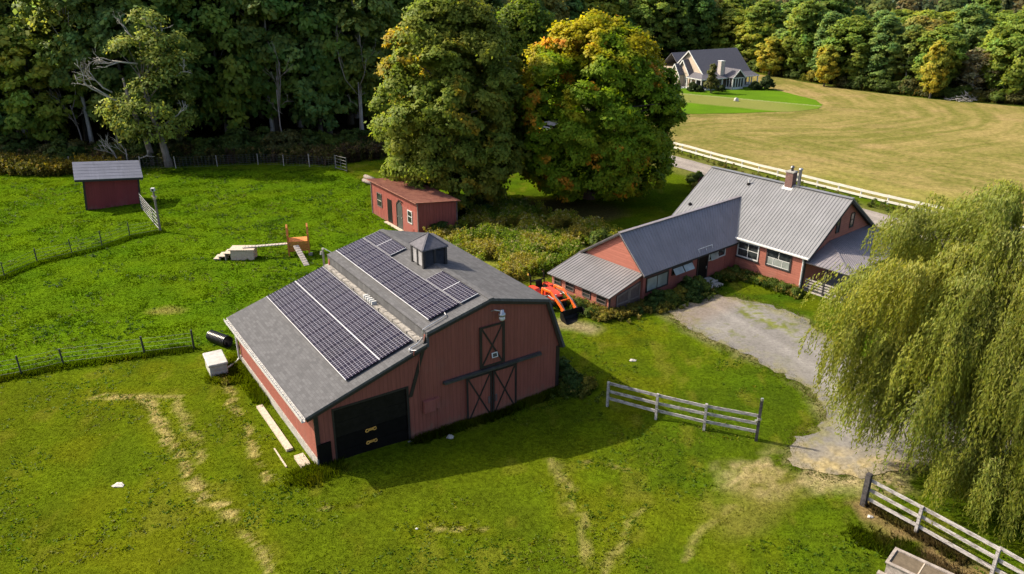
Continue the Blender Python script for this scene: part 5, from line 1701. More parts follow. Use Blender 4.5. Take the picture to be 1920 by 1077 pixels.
# ------------------------------------------------------------------ willow
def willow():
    rng = np.random.default_rng(5)
    wx, wy = 20.9, 28.9
    root = empty('willow_tree', (wx, wy, 0), 0, 'huge weeping willow with trailing yellow-green curtains beside the gravel drive', 'tree')
    heads = []
    prof = lambda z: np.interp(z, [2.2,4,6,8,9.5,10.6,11.4], [4.7,5.2,5.4,5.1,4.1,2.8,1.0])
    for k in range(50):
        z = 2.9+8.2*((k+.5)/50)**.85
        a = k*2.39996+rng.uniform(-.35,.35)
        q = prof(z)*rng.uniform(.72, 1.0)
        heads.append((q*math.cos(a), q*math.sin(a), z+rng.uniform(-.4,.4), rng.uniform(.95,1.5)))
    for x, y, z, r in ((13.9,29,8.2,1.3),(13.5,28.7,6.4,1.3),(14.6,28.2,3.9,1.1),(15.6,26.2,4.4,1.3),(18.0,24.3,4.9,1.5),(16.8,25.3,2.9,1.1),(16.0,30.2,10.3,1.3),(18.2,29,11.4,1.4),
                       (14.8,27.8,9.0,1.3),(16.6,26.8,7.4,1.4),(17.9,25.4,7.0,1.2),(19.8,24.2,5.8,1.3),(18.8,23.6,3.2,1.2),(17.6,24.0,2.6,1.1),(19.6,23.0,2.6,1.2),(20.6,23.6,3.6,1.3),(18.4,24.6,7.0,1.3),(20.0,24.6,8.2,1.4),(17.0,27.2,8.8,1.4),(18.6,26.0,9.2,1.4),(19.4,27.0,10.4,1.4),(17.2,25.8,5.2,1.3),(19.0,24.6,4.8,1.4),(21.5,24.0,6.2,1.4),(18.0,26.8,6.4,1.4),(20.0,26.0,5.0,1.4),(18.4,27.4,3.9,1.3),(20.4,27.0,7.2,1.4)):
        heads.append((x-wx+.75, y-wy, z, r))
    V, F, C, DR = [], [], [], []
    nb = 0
    for hi, (hx, hy, hz_, hr) in enumerate(heads):
        ns = 150
        tone = vary((.225,.248,.036), 1, rng, .17, .03)[0]
        ou = np.array([hx, hy])/(math.hypot(hx, hy)+1e-6)
        nt_ = 24                                   # strands hang together in tresses
        tr = rng.integers(0, nt_, ns)
        t_st = np.stack([hx+rng.normal(0, .28*hr, nt_), hy+rng.normal(0, .28*hr, nt_), hz_+rng.normal(0, .16, nt_)], 1)
        st = t_st[tr]+rng.normal(0, .11, (ns,3))
        a = rng.uniform(0, 2*np.pi, nt_)[tr]+rng.normal(0, .16, ns)
        d = np.stack([np.cos(a)*.75+ou[0]*.75, np.sin(a)*.75+ou[1]*.75], 1)
        reach = rng.uniform(.25, 1.2, nt_)[tr]*hr*rng.uniform(.85, 1.15, ns)
        drop = np.minimum(rng.uniform(.75, 1.15)*(rng.gamma(6, .36, nt_)[tr]+.5)*rng.uniform(.75, 1.1, ns), np.maximum(.4, hz_-np.interp(hx+wx, [12.5,13.5,14.5,16,18], [4.5,3.2,2.1,1.0,.6])+rng.normal(0,.25,ns)))
        nl = 34
        t = (np.arange(nl)[None,:]+rng.uniform(0,1,(ns,nl)))/nl
        h = 1-np.exp(-t*3.2*np.minimum(1.4, drop[:,None]/1.6))
        rise = .32*hr*np.sin(np.minimum(1, t*4)*np.pi)*np.exp(-t*2)
        x = st[:,0:1]+d[:,0:1]*reach[:,None]*h
        y = st[:,1:2]+d[:,1:2]*reach[:,None]*h
        z = st[:,2:3]+rise-drop[:,None]*np.clip(t-.05, 0, 1)**1.32
        wob = rng.normal(0, .035, (ns, nl, 3))
        p = np.stack([x, y, z], 2)+wob
        p = p.reshape(-1, 3)
        n = len(p)
        ax = np.stack([rng.normal(0,.26,n)+np.repeat(d[:,0], nl)*.25, rng.normal(0,.26,n)+np.repeat(d[:,1], nl)*.25, -np.abs(rng.normal(.8,.3,n))], 1)
        ax = unit(ax)
        b = unit(np.cross(ax, rng.normal(size=(n,3))))
        l = rng.uniform(.12, .23, n)[:,None]; w_ = rng.uniform(.017, .030, n)[:,None]
        v = np.stack([p-ax*l*.5, p+b*w_, p+ax*l*.5, p-b*w_], 1).reshape(-1, 3)
        V.append(v); F.append(np.arange(4*n).reshape(n,4)+nb); nb += 4*n
        hc = np.array([hx, hy, hz_-.7])
        DR.append(unit(unit((p-hc)*np.array([1,1,.7]))+np.array([ou[0]*.45, ou[1]*.45, .15])))
        c = vary(tone, n, rng, .22, .06)
        tip = (rng.uniform(0,1,n) > .9)[:,None]
        c = c*(1-tip*.6)+np.array([[.27,.25,.06]])*tip*.6
        C.append(np.repeat(c, 4, 0))
    me = npmesh('crown', np.concatenate(V), np.concatenate(F), np.concatenate(C), M['willow_leaf'], np.concatenate(DR))
    link('crown', me, root)
    m = MB()
    m.tube([(0,0,-.3), (.1,.1,1.5), (.2,.0,3.0)], [.75,.6,.55], 10)
    for k in range(0, len(heads), 4):
        x, y, z, r = heads[k]
        s = Vector((.15,.02,2.2+rng.uniform(0,1.2)))
        e = Vector((x, y, z))
        md = s.lerp(e, .45)+Vector((0,0,1.1))
        m.tube([s, s.lerp(md,.5)+Vector((0,0,.3)), md, e], [.20,.15,.10,.03], 6)
    m.build('trunk', M['bark'], root, True)
willow()

# ------------------------------------------------------------------ the woods
def proto(seed, h, rx, n, z0, prof, rc, nsub, nleaf, lsize, base, var=.26, hue=.1, patch=None, r0=.28, bark='bark', limbs=10, spread=.21, ttop=.8):
    rng = np.random.default_rng(seed)
    cl = envelope(rng, n, 0, 0, z0, h-.6, rx, rx, prof, rc, .3, .3)
    p, nn, i = clump_cloud(cl, nsub, nleaf, rng, (0,0,h*.45), spread)
    v, f = leaves(p, nn, lsize, rng)
    tone = vary(base, len(cl), rng, .18, .08)
    c = vary(tone[i], len(p), rng, var, hue)
    if patch is not None:
        k = sstep(.55, .7, fbm(p[:,0]+p[:,1], p[:,2], 2.5, seed+3))[:,None]
        c = c*(1-k)+vary(patch, len(p), rng, .2, .1)*k
    cr = npmesh("crown", v, f, np.clip(np.repeat(c, 4, 0), .003, .9), M["leaf"], LAST_DIR)
    tr = limb_tree(rng, (0,0,-.4), (rng.uniform(-.5,.5), rng.uniform(-.5,.5), h*ttop), r0, [tuple(q) for q in cl], limbs, 6, .25).mesh('trunk', M[bark], True)
    return cr, tr, h
prof_r = lambda t: np.interp(t, [0,.12,.35,.62,.82,.94,1], [.5,.85,1,1,.85,.55,.2])
prof_t = lambda t: np.interp(t, [0,.15,.45,.75,.92,1], [.45,.85,1,.9,.55,.2])
prof_c = lambda t: np.interp(t, [0,.08,.3,1], [.75,1,.8,.06])
PROTO = {
 'deep': proto(101, 15.5, 4.2, 44, 2.6, prof_r, (1.1,1.8), 14, 24, .36, (0.152,0.236,0.045)),
 'mid': proto(102, 14, 3.9, 42, 2.2, prof_r, (1.0,1.7), 14, 24, .35, (0.212,0.287,0.047), patch=(0.269,0.313,0.051)),
 'lime': proto(103, 13, 3.6, 40, 2.0, prof_r, (1.0,1.6), 14, 24, .34, (0.305,0.368,0.051), patch=(0.377,0.377,0.053)),
 'olive': proto(104, 13.5, 3.8, 40, 2.4, prof_r, (1.0,1.7), 14, 22, .35, (0.341,0.322,0.081), patch=(0.377,0.322,0.081)),
 'blue': proto(105, 14.5, 3.5, 42, 2.0, prof_t, (.95,1.5), 14, 24, .33, (0.189,0.278,0.072)),
 'tall': proto(106, 17.5, 3.2, 36, 5.5, prof_t, (.95,1.5), 12, 20, .34, (0.216,0.269,0.057), bark='bark_pale', r0=.22),
 'spruce': proto(107, 15.5, 2.5, 70, .8, prof_c, (.5,.9), 10, 18, .30, (0.099,0.129,0.053), r0=.22, limbs=14, ttop=.97),
 'bare': proto(108, 12, 3.2, 30, 2.5, prof_t, (.9,1.5), 7, 10, .30, (0.341,0.296,0.152), bark='bark_pale', limbs=26),
 'gold': proto(109, 11.5, 3.0, 34, 1.8, prof_r, (.9,1.5), 14, 22, .32, (0.467,0.403,0.053), patch=(0.341,0.359,0.053)),
}
NAME = {'deep':'broadleaf_tree','mid':'broadleaf_tree','lime':'broadleaf_tree','olive':'broadleaf_tree','blue':'broadleaf_tree','tall':'poplar_tree','spruce':'spruce_tree','bare':'thin_tree','gold':'birch_tree'}
LOOK = {'deep':'dark green broadleaf tree','mid':'mid green broadleaf tree','lime':'light yellow-green broadleaf tree','olive':'olive brown broadleaf tree','blue':'grey-green broadleaf tree','tall':'tall slim pale-trunked tree','spruce':'dark narrow spruce','bare':'thin half-bare brownish tree','gold':'golden yellow birch'}
def place(kind, x, y, s, sz, rot, where, group, z=0):
    cr, tr, h = PROTO[kind]
    root = empty(NAME[kind], (x, y, z), rot, LOOK[kind]+' '+where, 'tree', group)
    root.scale = (s, s, sz)
    link('crown', cr, root); link('trunk', tr, root)
spots = []
wr = random.Random(3)
xs = -150
cand = []
yy = 70
row = 0
for d_, step in [(1.5,4.6),(6.5,5.4),(12,6.2),(18.5,7),(26,7.6),(34,8.2),(43,9),(53,9.5),(64,10),(76,10.5),(89,11),(103,11.5),(118,12),(134,12.5)]:
    x = -150+wr.uniform(0, step)
    while x < 190:
        slope = abs(float(forest_y(x+2)-forest_y(x-2)))/4
        y = float(forest_y(x))+d_*math.hypot(1, min(slope, 1.6))+wr.uniform(-.28,.28)*step
        if abs(x) < y*.70+6 and y < 290: cand.append((x, y, d_))
        x += step/math.hypot(1, min(slope, 1.6))*wr.uniform(.8,1.25)
def vis_rank(c): return c[2]+max(0, (c[1]-140))*.25
cand.sort(key=vis_rank)
near, far = cand[:285], cand[285:]
for x, y, d_ in near:
    left = x < -8
    if left:
        kind = wr.choices(['deep','mid','blue','tall','lime','olive','bare'], [4,3.4,1.6,1.8,1.2,.9,.5])[0]
        s = wr.uniform(1.05,1.45); sz = s*wr.uniform(.98,1.2)
        where, grp = 'in the dark wood behind the paddock', 'trees of the wood behind the paddock'
        if d_ > 10: where = 'deep in the wood behind the paddock'
    elif x < 42:
        kind = wr.choices(['deep','mid','olive','blue','bare','lime','tall'], [3.5,3,2.6,1.4,1.2,1,.8])[0]
        s = wr.uniform(.95,1.3); sz = s*wr.uniform(.9,1.1)
        where, grp = 'in the wood behind the far house and maples', 'trees of the wood behind the far house'
    else:
        kind = wr.choices(['mid','lime','deep','blue','olive','spruce','gold','bare','tall'], [4.2,3.0,2.4,3.4,1.2,.8,.3,.5,.8])[0]
        s = wr.uniform(.68,1.12); sz = s*wr.uniform(.72,.98)
        where, grp = 'in the sunny wood along the hay field', 'trees along the edge of the hay field'
        if d_ > 10: where = 'further back in the wood beyond the hay field'
    place(kind, x, y, s, sz, wr.uniform(0, 6.28), where, grp)
# trees too many and too far to tell apart: one canopy
def far_canopy():
    rng = np.random.default_rng(77)
    V, F, C, DR = [], [], [], []; nb = 0
    for x, y, d_ in far:
        b = [(.055,.08,.022),(.09,.11,.03),(.11,.12,.035),(.12,.105,.045),(.07,.09,.04)][wr.randrange(5)]
        h = wr.uniform(10,14.5); r = wr.uniform(3,4.4)
        k = 520
        d = unit(rng.normal(size=(k,3))); d[:,2] = np.abs(d[:,2])*.9+rng.uniform(-.35,.1,k)
        lump = 1+.22*np.sin(d[:,0]*5+x)*np.cos(d[:,1]*5+y)*1.0
        p = np.stack([x+d[:,0]*r*lump, y+d[:,1]*r*lump, h*.58+d[:,2]*h*.42*lump], 1)
        v, f = leaves(p, d+rng.normal(size=(k,3))*.5+np.array([0,0,.3]), .85, rng)
        V.append(v); F.append(f+nb); nb += len(v); C.append(np.repeat(vary(b, k, rng, .3, .1)*1.5, 4, 0)); DR.append(unit(d+np.array([0,0,.2])))
    if V: tag(link('distant_woods', npmesh('distant_woods', np.concatenate(V), np.concatenate(F), np.concatenate(C), M['leaf'], np.concatenate(DR))), 'distant wooded hillside rising to the top of the picture', 'woods', kind='stuff')
far_canopy()
for x, y, lab in ((54.5,139.5,'half way along the hay field edge'), (67,127.2,'by the brush pile'), (49,153.5,'nearest the far house')):
    place('gold', x, y, wr.uniform(.55,.75), wr.uniform(.6,.8), wr.uniform(0,6), lab, 'trees along the edge of the hay field')

# ------------------------------------------------------------------ shrubs and undergrowth
def shrub_mesh(seed, r, h, base, n=18, lsize=.15, nsub=12, nleaf=22, hue=.1):
    rng = np.random.default_rng(seed)
    cl = []
    for k in range(n):
        a = k*2.4+rng.uniform(-.5,.5); q = r*math.sqrt((k+.5)/n)*rng.uniform(.6,1.0)
        cl.append((q*math.cos(a), q*math.sin(a), h*(.25+.55*(1-q/r))*rng.uniform(.45,1.35), r*.30*rng.uniform(.6,1.3)))
    cl = np.array(cl)
    p, nn, i = clump_cloud(cl, nsub, nleaf, rng, (0,0,h*.2), .4)
    ok = p[:,2] > .02
    p, nn, i, dr = p[ok], nn[ok], i[ok], LAST_DIR[ok]
    v, f = leaves(p, nn, lsize, rng)
    cr = npmesh('foliage', v, f, np.clip(np.repeat(vary(base, len(p), rng, .28, hue), 4, 0), .003, .9), M['leaf'], dr)
    m = MB()
    for k in range(0, n, 3): m.tube([(0,0,-.1), (cl[k][0]*.5, cl[k][1]*.5, cl[k][2]*.6), tuple(cl[k][:3])], [.04,.03,.012], 4)
    return cr, m.mesh('stem', M['bark'])
SH = {'green': shrub_mesh(301, .9, 1.3, (.11,.155,.026)), 'dark': shrub_mesh(302, 1.0, 1.2, (.060,.105,.022)), 'round': shrub_mesh(303, 1.0, 1.7, (.045,.070,.020), 20, .16, 12),
      'yellow': shrub_mesh(304, .9, 1.3, (.24,.22,.032)), 'big': shrub_mesh(305, 1.7, 2.6, (.085,.125,.026), 22, .24, 12, 22), 'bigdull': shrub_mesh(306, 1.8, 2.4, (.115,.115,.036), 22, .24, 12, 20),
      'purple': shrub_mesh(307, .9, 1.5, (.085,.040,.038)), 'column': shrub_mesh(308, .95, 3.6, (.12,.125,.035), 26, .22, 11, 14)}
def shrub(kind, x, y, s, lab, group=None, sz=None, name='shrub'):
    root = empty(name, (x, y, hz(x, y)), random.uniform(0, 6.28), lab, 'shrub', group)
    root.scale = (s, s, sz or s*random.uniform(.85,1.15))
    cr, st = SH[kind]
    link('foliage', cr, root); link('stem', st, root)
for u, v, k, s in ((.55,-9.2,'dark',.62),(.75,-8.2,'green',.7),(.7,-7.2,'yellow',.62),(.8,-6.2,'dark',.75),(.95,-5.3,'green',.72),(1.5,-6.6,'dark',.55),(.8,-9.9,'dark',.5)):
    x, y = h2w(u, v); shrub(k, x, y, s, {'dark':'dark leafy shrub','green':'mid green shrub','yellow':'yellowish weedy shrub'}[k]+' in the bed along the farmhouse wing', 'shrubs along the farmhouse wing')
for u, v, k, s in ((-4.6,-13.3,'green',.3),(-3.4,-13.5,'green',.34),(-2.4,-13.6,'yellow',.36),(-1.6,-13.9,'green',.48),(-.8,-13.8,'green',.42),(.2,-13.6,'yellow',.34),(.7,-12.8,'yellow',.3),(.9,-11.2,'dark',.3)):
    x, y = h2w(u, v); shrub(k, x, y, s, {'dark':'low dark shrub','green':'low green shrub','yellow':'low yellow-green weed clump'}[k]+' against the lean-to of the farmhouse', 'shrubs against the farmhouse lean-to')
for u, v, k, s in ((.6,-.8,'green',.5),(1.6,-.7,'dark',.42),(2.8,-.8,'yellow',.36),(3.6,-.7,'green',.45),(4.4,-.8,'green',.5),(5.4,-.9,'green',.45)):
    x, y = h2w(u, v); shrub(k, x, y, s, {'dark':'low dark shrub','green':'low green shrub','yellow':'low yellow-green weed clump'}[k]+' under the big windows of the farmhouse', 'shrubs under the farmhouse windows')
for u, v, k, s in ((13.6,1.0,'dark',.75),(13.7,2.2,'yellow',.6),(13.9,3.4,'dark',.8),(13.5,-.2,'dark',.6),(13.8,4.6,'green',.7),(14.0,-.9,'yellow',.42)):
    x, y = b2w(u, v); shrub(k, x, y, s, {'dark':'dark bush','green':'green bush','yellow':'yellow-flowered bush'}[k]+' growing against the shaded side of the barn', 'bushes on the shaded side of the barn')
for x, y, k, s, lab in ((17.6,73.6,'green',1.0,'thin leafy bush by the road behind the farmhouse'), (18.4,72.6,'purple',.8,'dark red bush by the road behind the farmhouse'), (19.6,73.6,'green',.9,'small leafy bush by the road next to the red bush'),
                        (17.4,70.4,'yellow',.9,'straw-coloured bush at the back corner of the farmhouse'), (-3.0,64.5,'dark',1.1,'dark green bush under the maples by the rusty-roofed shed'), (0.6,64.3,'green',.9,'bright green bush in front of the maples'),
                        (6.7,55.6,'green',1.15,'dense green bush next to the farmhouse wing roof'), (7.6,57.0,'green',.9,'smaller green bush behind the farmhouse wing roof'), (-5.6,57.9,'dark',.9,'dark bush at the shaded end of the rusty-roofed shed'), (-4.2,57.6,'dark',.7,'small dark bush near the ridge of the barn')):
    shrub(k, x, y, s, lab)
for x, y, k, s, lab in ((43.2,135.6,'round',1.25,'round clipped shrub at the right end of the far house'), (41.0,135.2,'round',.9,'clipped shrub in front of the far porch, beside the round one'), (35,133,'round',.6,'small dark shrub beside the far house chimney'),
                        (30.2,133.4,'round',.85,'left shrub of the pair by the far porch steps'), (31.2,132.7,'round',.7,'right shrub of the pair by the far porch steps'), (28.4,137.2,'purple',.6,'reddish shrub by the far house entrance')):
    shrub(k, x, y, s, lab)
shrub('column', 32.7, 131.2, 1.15, 'tall feathery column shrub in front of the far porch', None, 1.3, 'columnar_shrub')
sr = random.Random(12)
for k in range(46):     # hedge-like fringe at the foot of the dark wood
    x = -56+k*.92+sr.uniform(-.4,.4)
    y = float(forest_y(x))-3.6+sr.uniform(-1.3,2.2)
    kd = sr.choices(['big','bigdull','dark','green'], [4,3,2,1.2])[0]
    s = sr.uniform(.7,1.25)*(1.25 if kd in ('dark','green') else .85)
    shrub(kd, x, y, s, {'big':'large green bush','bigdull':'large dull brownish-green bush','dark':'dark low bush','green':'fresh green bush'}[kd]+' at the foot of the dark wood', 'bushes at the foot of the dark wood')
for k in range(58):     # fringe of the far wood
    x = 46+k*.85+sr.uniform(-.5,.5)
    y = float(forest_y(x))-1.2+sr.uniform(-1,1.2)
    kd = sr.choices(['big','bigdull','green','yellow'], [3,2,3,1.2])[0]
    s = sr.uniform(.6,1.15)*(1.5 if kd in ('green','yellow') else .95)
    shrub(kd, x, y, s, {'big':'large green bush','bigdull':'olive bush','yellow':'yellowing bush','green':'light green bush'}[kd]+' along the far edge of the hay field', 'bushes along the hay field edge')

def weeds(name, pts, hgt, cols, tips, lab, cat, seed, per=46, w_=.033, dens=None):
    """tall stems with leaves: a rank meadow, one mass"""
    rng = np.random.default_rng(seed)
    n = len(pts)
    hh = hgt*rng.uniform(.55,1.2,n)*(.55+.9*fbm(pts[:,0], pts[:,1], 1.3, seed))
    lean = rng.normal(0,.18,(n,2))
    ci = np.clip((fbm(pts[:,0], pts[:,1], 1.5, seed+5)-.3)/.4*len(cols), 0, len(cols)-.01).astype(int)
    base = np.array(cols)[ci]
    t = rng.uniform(.05,1.0,(n,per))
    p = np.stack([pts[:,0:1]+lean[:,0:1]*t*hh[:,None]+rng.normal(0,.07,(n,per)), pts[:,1:2]+lean[:,1:2]*t*hh[:,None]+rng.normal(0,.07,(n,per)), H(pts[:,0], pts[:,1])[:,None]+t*hh[:,None]], 2).reshape(-1,3)
    k = len(p)
    v, f = leaves(p, rng.normal(size=(k,3))+np.array([-.1,-.3,.5]), w_*2.2, rng, 2.2)
    c = vary(np.repeat(base, per, 0), k, rng, .3, .1)
    tip = ((t > .86) & (rng.uniform(0,1,(n,1)) < .18)).ravel()[:,None]
    c = c*(1-tip)+vary(tips, k, rng, .25, .08)*tip
    return tag(link(name, npmesh(name, v, f, np.clip(np.repeat(c,4,0), .003, .9), M['leaf'], unit(rng.normal(size=(k,3))*.35+np.array([-.15,-.15,.9])))), lab, cat, kind='stuff')
def scatter(poly, n, seed, jit=.6):
    rng = np.random.default_rng(seed)
    P = np.array(poly); lo, hi = P.min(0), P.max(0)
    q = rng.uniform(lo, hi, (n*3, 2))
    q = q[inpoly(q[:,0], q[:,1], poly)]
    sd = sdist(q[:,0], q[:,1], poly)
    q = q[sd > rng.uniform(0, jit, len(q))]
    return q[:n]
weeds('tall_weeds', scatter(WEED, 9000, 61)[vn(*scatter(WEED, 9000, 61).T, 1.5, 66) > .33], .92, [(.15,.225,.020), (.225,.28,.024), (.29,.29,.030), (.30,.26,.040)], (.42,.38,.15), 'rank yellowing meadow of tall weeds between the barn and the maples', 'weeds', 62, 44, .03)
UND = [(-58,80.6), (-46,79.4), (-35,80.0), (-27,81.8), (-18.8,80.8), (-14,84), (-14,93), (-21,90.5), (-43,86), (-75,84)]
weeds('undergrowth', scatter(UND, 5200, 63, .3), 1.25, [(.060,.085,.020), (.095,.105,.024), (.13,.12,.03), (.10,.07,.035)], (.22,.17,.06), 'tangled undergrowth between the woven fence and the dark wood', 'undergrowth', 64, 34, .06)
def house_weeds():
    rng = np.random.default_rng(160)
    P = np.concatenate([strip_pts([h2w(-5.4,-13.3), h2w(-.2,-13.4), h2w(.6,-12.4), h2w(.5,-10.0)], 420, .35, 161), strip_pts([h2w(.7,-9.8), h2w(.8,-5.0)], 800, .42, 162), strip_pts([h2w(.5,-2.6), h2w(.6,-.8), h2w(5.1,-.7)], 700, .3, 163),
                        strip_pts([b2w(13.3,-1.0), b2w(13.5,5.5)], 700, .4, 164)])
    weeds('wall_weeds', P, .34, [(.075,.12,.018), (.11,.15,.022), (.16,.165,.028), (.20,.17,.03)], (.30,.24,.05), 'rank weeds growing along the farmhouse walls and shaded barn side', 'weeds', 165, 40, .03)
def strip_pts(pts, n, w_, seed):
    rng = np.random.default_rng(seed)
    seg = np.array([math.hypot(b[0]-a[0], b[1]-a[1]) for a, b in zip(pts[:-1], pts[1:])])
    k = rng.choice(len(seg), n, p=seg/seg.sum()); t = rng.uniform(0,1,n)
    A, B = np.array(pts[:-1])[k], np.array(pts[1:])[k]
    return A+(B-A)*t[:,None]+rng.normal(0, w_, (n,2))
house_weeds()
gr_ = [(-60,77.5), (-47,75.5), (-40.5,76.5), (-39.5,79), (-46,79.6), (-60,81)]
weeds('goldenrod', scatter(gr_, 1500, 65, .3), 1.3, [(.13,.13,.02), (.19,.165,.02), (.22,.175,.022)], (.34,.25,.03), 'yellow goldenrod thicket to the left behind the field shelter', 'weeds', 66, 34, .045)
fy = [(44,170), (49,155.5), (58,136.8), (67,127.6), (78,120.6), (90,114), (92,117), (78,124), (67,131), (58,140), (49.5,159), (46,172)]
weeds('field_verge', scatter(fy, 1800, 67, .2), 1.1, [(.12,.15,.02), (.17,.175,.025), (.20,.15,.03)], (.26,.2,.04), 'strip of rough green verge between the hay field and the wood', 'verge', 68, 26, .075)
rv = road_poly(1.9)
nr = len(ROAD)
vg = [(11.5,99.5), (18.9,87.6), (25.0,78.0), (31.7,68.9), (36.4,62.8), (43,53.5), (41.5,52.2), (33.6,62.8), (20.2,83.8), (8.5,101)]
weeds('road_verge', scatter(vg, 1500, 69, .15), .45, [(.085,.12,.018), (.12,.14,.022), (.15,.14,.03)], (.2,.17,.05), 'overgrown grass verge between the road and the white fence', 'verge', 70, 26, .045)

# ------------------------------------------------------------------ grass
FOOT = [[b2w(u, v) for u, v in ((-.02,.0),(12.75,0),(12.75,11.4),(-.02,11.4))],
        [h2w(u, v) for u, v in ((-5.5,0),(5.2,0),(5.2,9),(-5.5,9))], [h2w(u, v) for u, v in ((-5.2,-12.8),(.02,-12.8),(.02,.1),(-5.2,.1))],
        [h2w(u, v) for u, v in ((5.2,.1),(8.1,.1),(8.1,8.3),(5.2,8.3))], [h2w(u, v) for u, v in ((0,-4.5),(1.3,-4.5),(1.3,-3),(0,-3))]]
def grass(name, lab, q, hgt, wid, seed, nb=2, lean=.35, bright=1.0, edge=False):
    rng = np.random.default_rng(seed)
    keep = np.ones(len(q), bool)
    for fp in FOOT: keep &= ~inpoly(q[:,0], q[:,1], fp)
    if not edge: keep &= sdist(q[:,0], q[:,1], DRIVE)+(fbm(q[:,0], q[:,1], .9, 71)-.5)*1.6 < -.05+rng.exponential(.06, len(q))
    keep &= dpl(q[:,0], q[:,1], ROAD) > 1.9
    q = q[keep]
    c = gcol(q[:,0], q[:,1])
    n = len(q)
    if edge:
        k_ = rng.uniform(0, 1, (n,1)) > .45
        c = np.where(k_, np.array([[.085,.115,.008]]), np.array([[.19,.165,.07]]))
    z = H(q[:,0], q[:,1])
    tall = hgt(q[:,0], q[:,1]) if callable(hgt) else np.full(n, hgt)
    ld = vn(q[:,0], q[:,1], 1.7, 77)*6.28
    V, C = [], []
    for b in range(nb):
        a = rng.uniform(0, 6.28, n)
        w_ = wid*rng.uniform(.6,1.4,n)
        h = tall*rng.uniform(.5,1.3,n)
        o = rng.normal(0, .035, (n,2))
        bx, by = q[:,0]+o[:,0], q[:,1]+o[:,1]
        lx = (np.cos(ld)*lean+rng.normal(0,.35,n))*h; ly = (np.sin(ld)*lean+rng.normal(0,.35,n))*h
        p0 = np.stack([bx+np.cos(a)*w_, by+np.sin(a)*w_, z-.01], 1)
        p1 = np.stack([bx-np.cos(a)*w_, by-np.sin(a)*w_, z-.01], 1)
        p2 = np.stack([bx+lx, by+ly, z+h], 1)
        V.append(np.stack([p0, p1, p2], 1).reshape(-1,3))
        cc = vary(c*bright, n, rng, .30, .06)
        C.append(np.repeat(cc, 3, 0))
    V, C = np.concatenate(V), np.concatenate(C)
    return tag(link(name, npmesh(name, V, np.arange(len(V)).reshape(-1,3), np.clip(C,.003,.9), M['grassblade'])), lab, 'grass', kind='stuff')
def rut_points():
    out = []
    for i, (pts, w_, a) in enumerate(RUTS): out.append(strip(pts, int(420*a*sum(math.hypot(q[0]-p[0], q[1]-p[1]) for p, q in zip(pts[:-1], pts[1:]))/6), w_*.8, 300+i))
    return np.concatenate(out)
def field_pts(n, seed, ymin, ymax, pw=1.0):
    rng = np.random.default_rng(seed)
    y = ymin+(ymax-ymin)*rng.uniform(0,1,n)**pw
    x = rng.uniform(-1,1,n)*(y*.74+4)
    return np.stack([x, y], 1)
q = field_pts(330000, 81, 15.5, 62, 1.05)
inp = sdist(q[:,0], q[:,1], PAD) > -.4
okl = (~inp) & (q[:,0] < 30) & (sdist(q[:,0], q[:,1], WEED) < .3)
grass('lawn_grass', 'short olive green mown grass of the near lawn', q[okl], lambda x, y: .008+.020*fbm(x, y, .8, 79), .034, 82, 2, .25, 1.02)
q = field_pts(330000, 83, 33, 81, .9)
inp = sdist(q[:,0], q[:,1], PAD) > -.4
ok = inp & (q[:,0] < 0)
grass('paddock_grass', 'lush bright green uneven grass of the paddock', q[ok], lambda x, y: .03+.055*sstep(.42,.75,fbm(x, y, 1.1, 85)), .045, 84, 2, .9, 1.05)
# clover, plantain and dock dotted through the turf
def turf_weeds(name, lab, q, cols, seed, hgt=.13, thr=.72, per=10):
    rng = np.random.default_rng(seed)
    q = q[vn(q[:,0], q[:,1], 1.9, seed)+.35*vn(q[:,0], q[:,1], .6, seed+1) > thr]
    for fp in FOOT: q = q[~inpoly(q[:,0], q[:,1], fp)]
    q = q[sdist(q[:,0], q[:,1], DRIVE) < -.3]
    weeds(name, q, hgt, cols, cols[1], lab, 'weeds', seed+2, per, .026)
q = field_pts(15000, 181, 17, 50, 1.0)
turf_weeds('clover', 'patches of clover and dock dotted through the near lawn', q[sdist(q[:,0], q[:,1], PAD) < -.3], [(.085,.150,.006), (.115,.165,.008), (.150,.175,.014)], 182, .035, .80, 6)
q = field_pts(15000, 185, 36, 80, .9)
turf_weeds('dock_weeds', 'darker weeds and tussocks dotted over the paddock', q[sdist(q[:,0], q[:,1], PAD) > .3], [(.030,.075,.004), (.07,.125,.008), (.11,.15,.012)], 186)
# uncut strips under the fences
def strip(pts, n, w_, seed):
    rng = np.random.default_rng(seed)
    seg = np.array([math.hypot(b[0]-a[0], b[1]-a[1]) for a, b in zip(pts[:-1], pts[1:])])
    k = rng.choice(len(seg), n, p=seg/seg.sum()); t = rng.uniform(0,1,n)
    A, B = np.array(pts[:-1])[k], np.array(pts[1:])[k]
    return A+(B-A)*t[:,None]+rng.normal(0, w_, (n,2))
grass('drive_edge_grass', 'thin grass creeping over the ragged edge of the gravel drive', strip(DRIVE+[DRIVE[0]], 7000, .28, 195), .05, .03, 196, 2, .5, 1.0, edge=True)
grass('cut_hay', 'dry clippings and worn turf along the wheel tracks in the near lawn', rut_points(), .03, .05, 190, 2, .9, 1.25)
grass('uncut_grass', 'dark uncut strip of long grass under the wire fence by the lawn', strip(FA, 9000, .22, 91), .22, .03, 92, 3, .4, .95)
grass('uncut_grass', 'uncut strip of long grass under the wire fence in the paddock', strip(FB, 7000, .2, 93), .20, .03, 94, 3, .4, .95)
bl = [b2w(-.28, v) for v in (6.4, 9, 12)]
bf = [b2w(u, -.3) for u in (-1.0, .4)]+[b2w(u, -.25) for u in (4.5, 9, 13.2)]
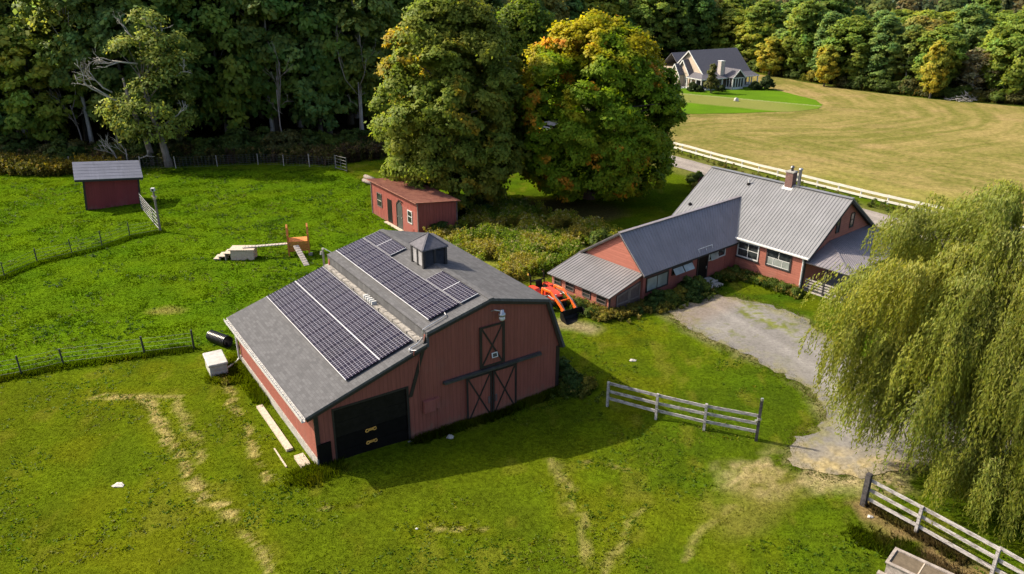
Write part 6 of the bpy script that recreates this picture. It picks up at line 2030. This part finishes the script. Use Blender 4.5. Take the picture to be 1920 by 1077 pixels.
grass('long_grass', 'long rough grass growing round the barn foundation', np.concatenate([strip(bl, 1500, .22, 95), strip(bf[:2], 900, .35, 96), strip(bf[2:], 2400, .15, 97), strip([(-15.4,35.4),(-14.2,35.3)], 500, .3, 98)]), .26, .03, 99, 3, .4, 1.1)
hl = [h2w(u, v) for u, v in ((.5,-10),(.6,-5),(.6,-.6),(3,-.5),(5.2,-.6))]
grass('long_grass', 'long rough grass along the farmhouse walls', strip(hl, 5000, .4, 100), .28, .035, 101, 3, .4, .8)
grass('long_grass', 'long dark grass by the raised bed and board fence', np.concatenate([strip([(13.2,23.6),(14.6,22.4),(15.6,21.2)], 1600, .3, 102), strip([(14.4,25.2),(16.5,22.2)], 900, .15, 103)]), .24, .03, 104, 3, .4, .8)

# ------------------------------------------------------------------ light, camera
w = bpy.data.worlds.new('World'); S.world = w
w.use_nodes = True
nt = w.node_tree
sky = nt.nodes.new('ShaderNodeTexSky'); sky.sky_type = 'NISHITA'; sky.sun_disc = False; sky.air_density = .8; sky.dust_density = 3.5; sky.ozone_density = .6
SUN = Vector((-.956, .293, 0)).normalized(); EL = R(40)
sky.sun_elevation = EL
sky.sun_rotation = math.atan2(SUN.x, SUN.y)
bg = nt.nodes['Background']; bg.inputs['Strength'].default_value = .15
nt.links.new(sky.outputs[0], bg.inputs[0])
ld = bpy.data.lights.new('sun', 'SUN'); ld.energy = 4.1; ld.angle = R(.53); ld.color = (1, .89, .70)
lo = bpy.data.objects.new('sun', ld); COL.objects.link(lo)
to = Vector((SUN.x*math.cos(EL), SUN.y*math.cos(EL), math.sin(EL)))
lo.rotation_euler = to.to_track_quat('Z', 'Y').to_euler()
lo.location = to*100

cam = bpy.data.cameras.new('camera'); cam.sensor_width = 36; cam.lens = 36*1459.4/1920
cam.clip_end = 3000; cam.clip_start = .5
co = bpy.data.objects.new('camera', cam); COL.objects.link(co)
co.location = (0, 0, 20)
co.rotation_mode = 'QUATERNION'
co.rotation_quaternion = (Matrix.Rotation(R(90-22.688), 4, 'X') @ Matrix.Rotation(R(.261), 4, 'Z')).to_quaternion()
S.camera = co
vs = S.view_settings
vs.view_transform = 'Standard'; vs.look = 'None'; vs.exposure = .78; vs.gamma = 1; vs.use_curve_mapping = False
S.cycles.use_denoising = True
S.cycles.max_bounces = 6; S.cycles.diffuse_bounces = 3; S.cycles.transmission_bounces = 3; S.cycles.transparent_max_bounces = 4
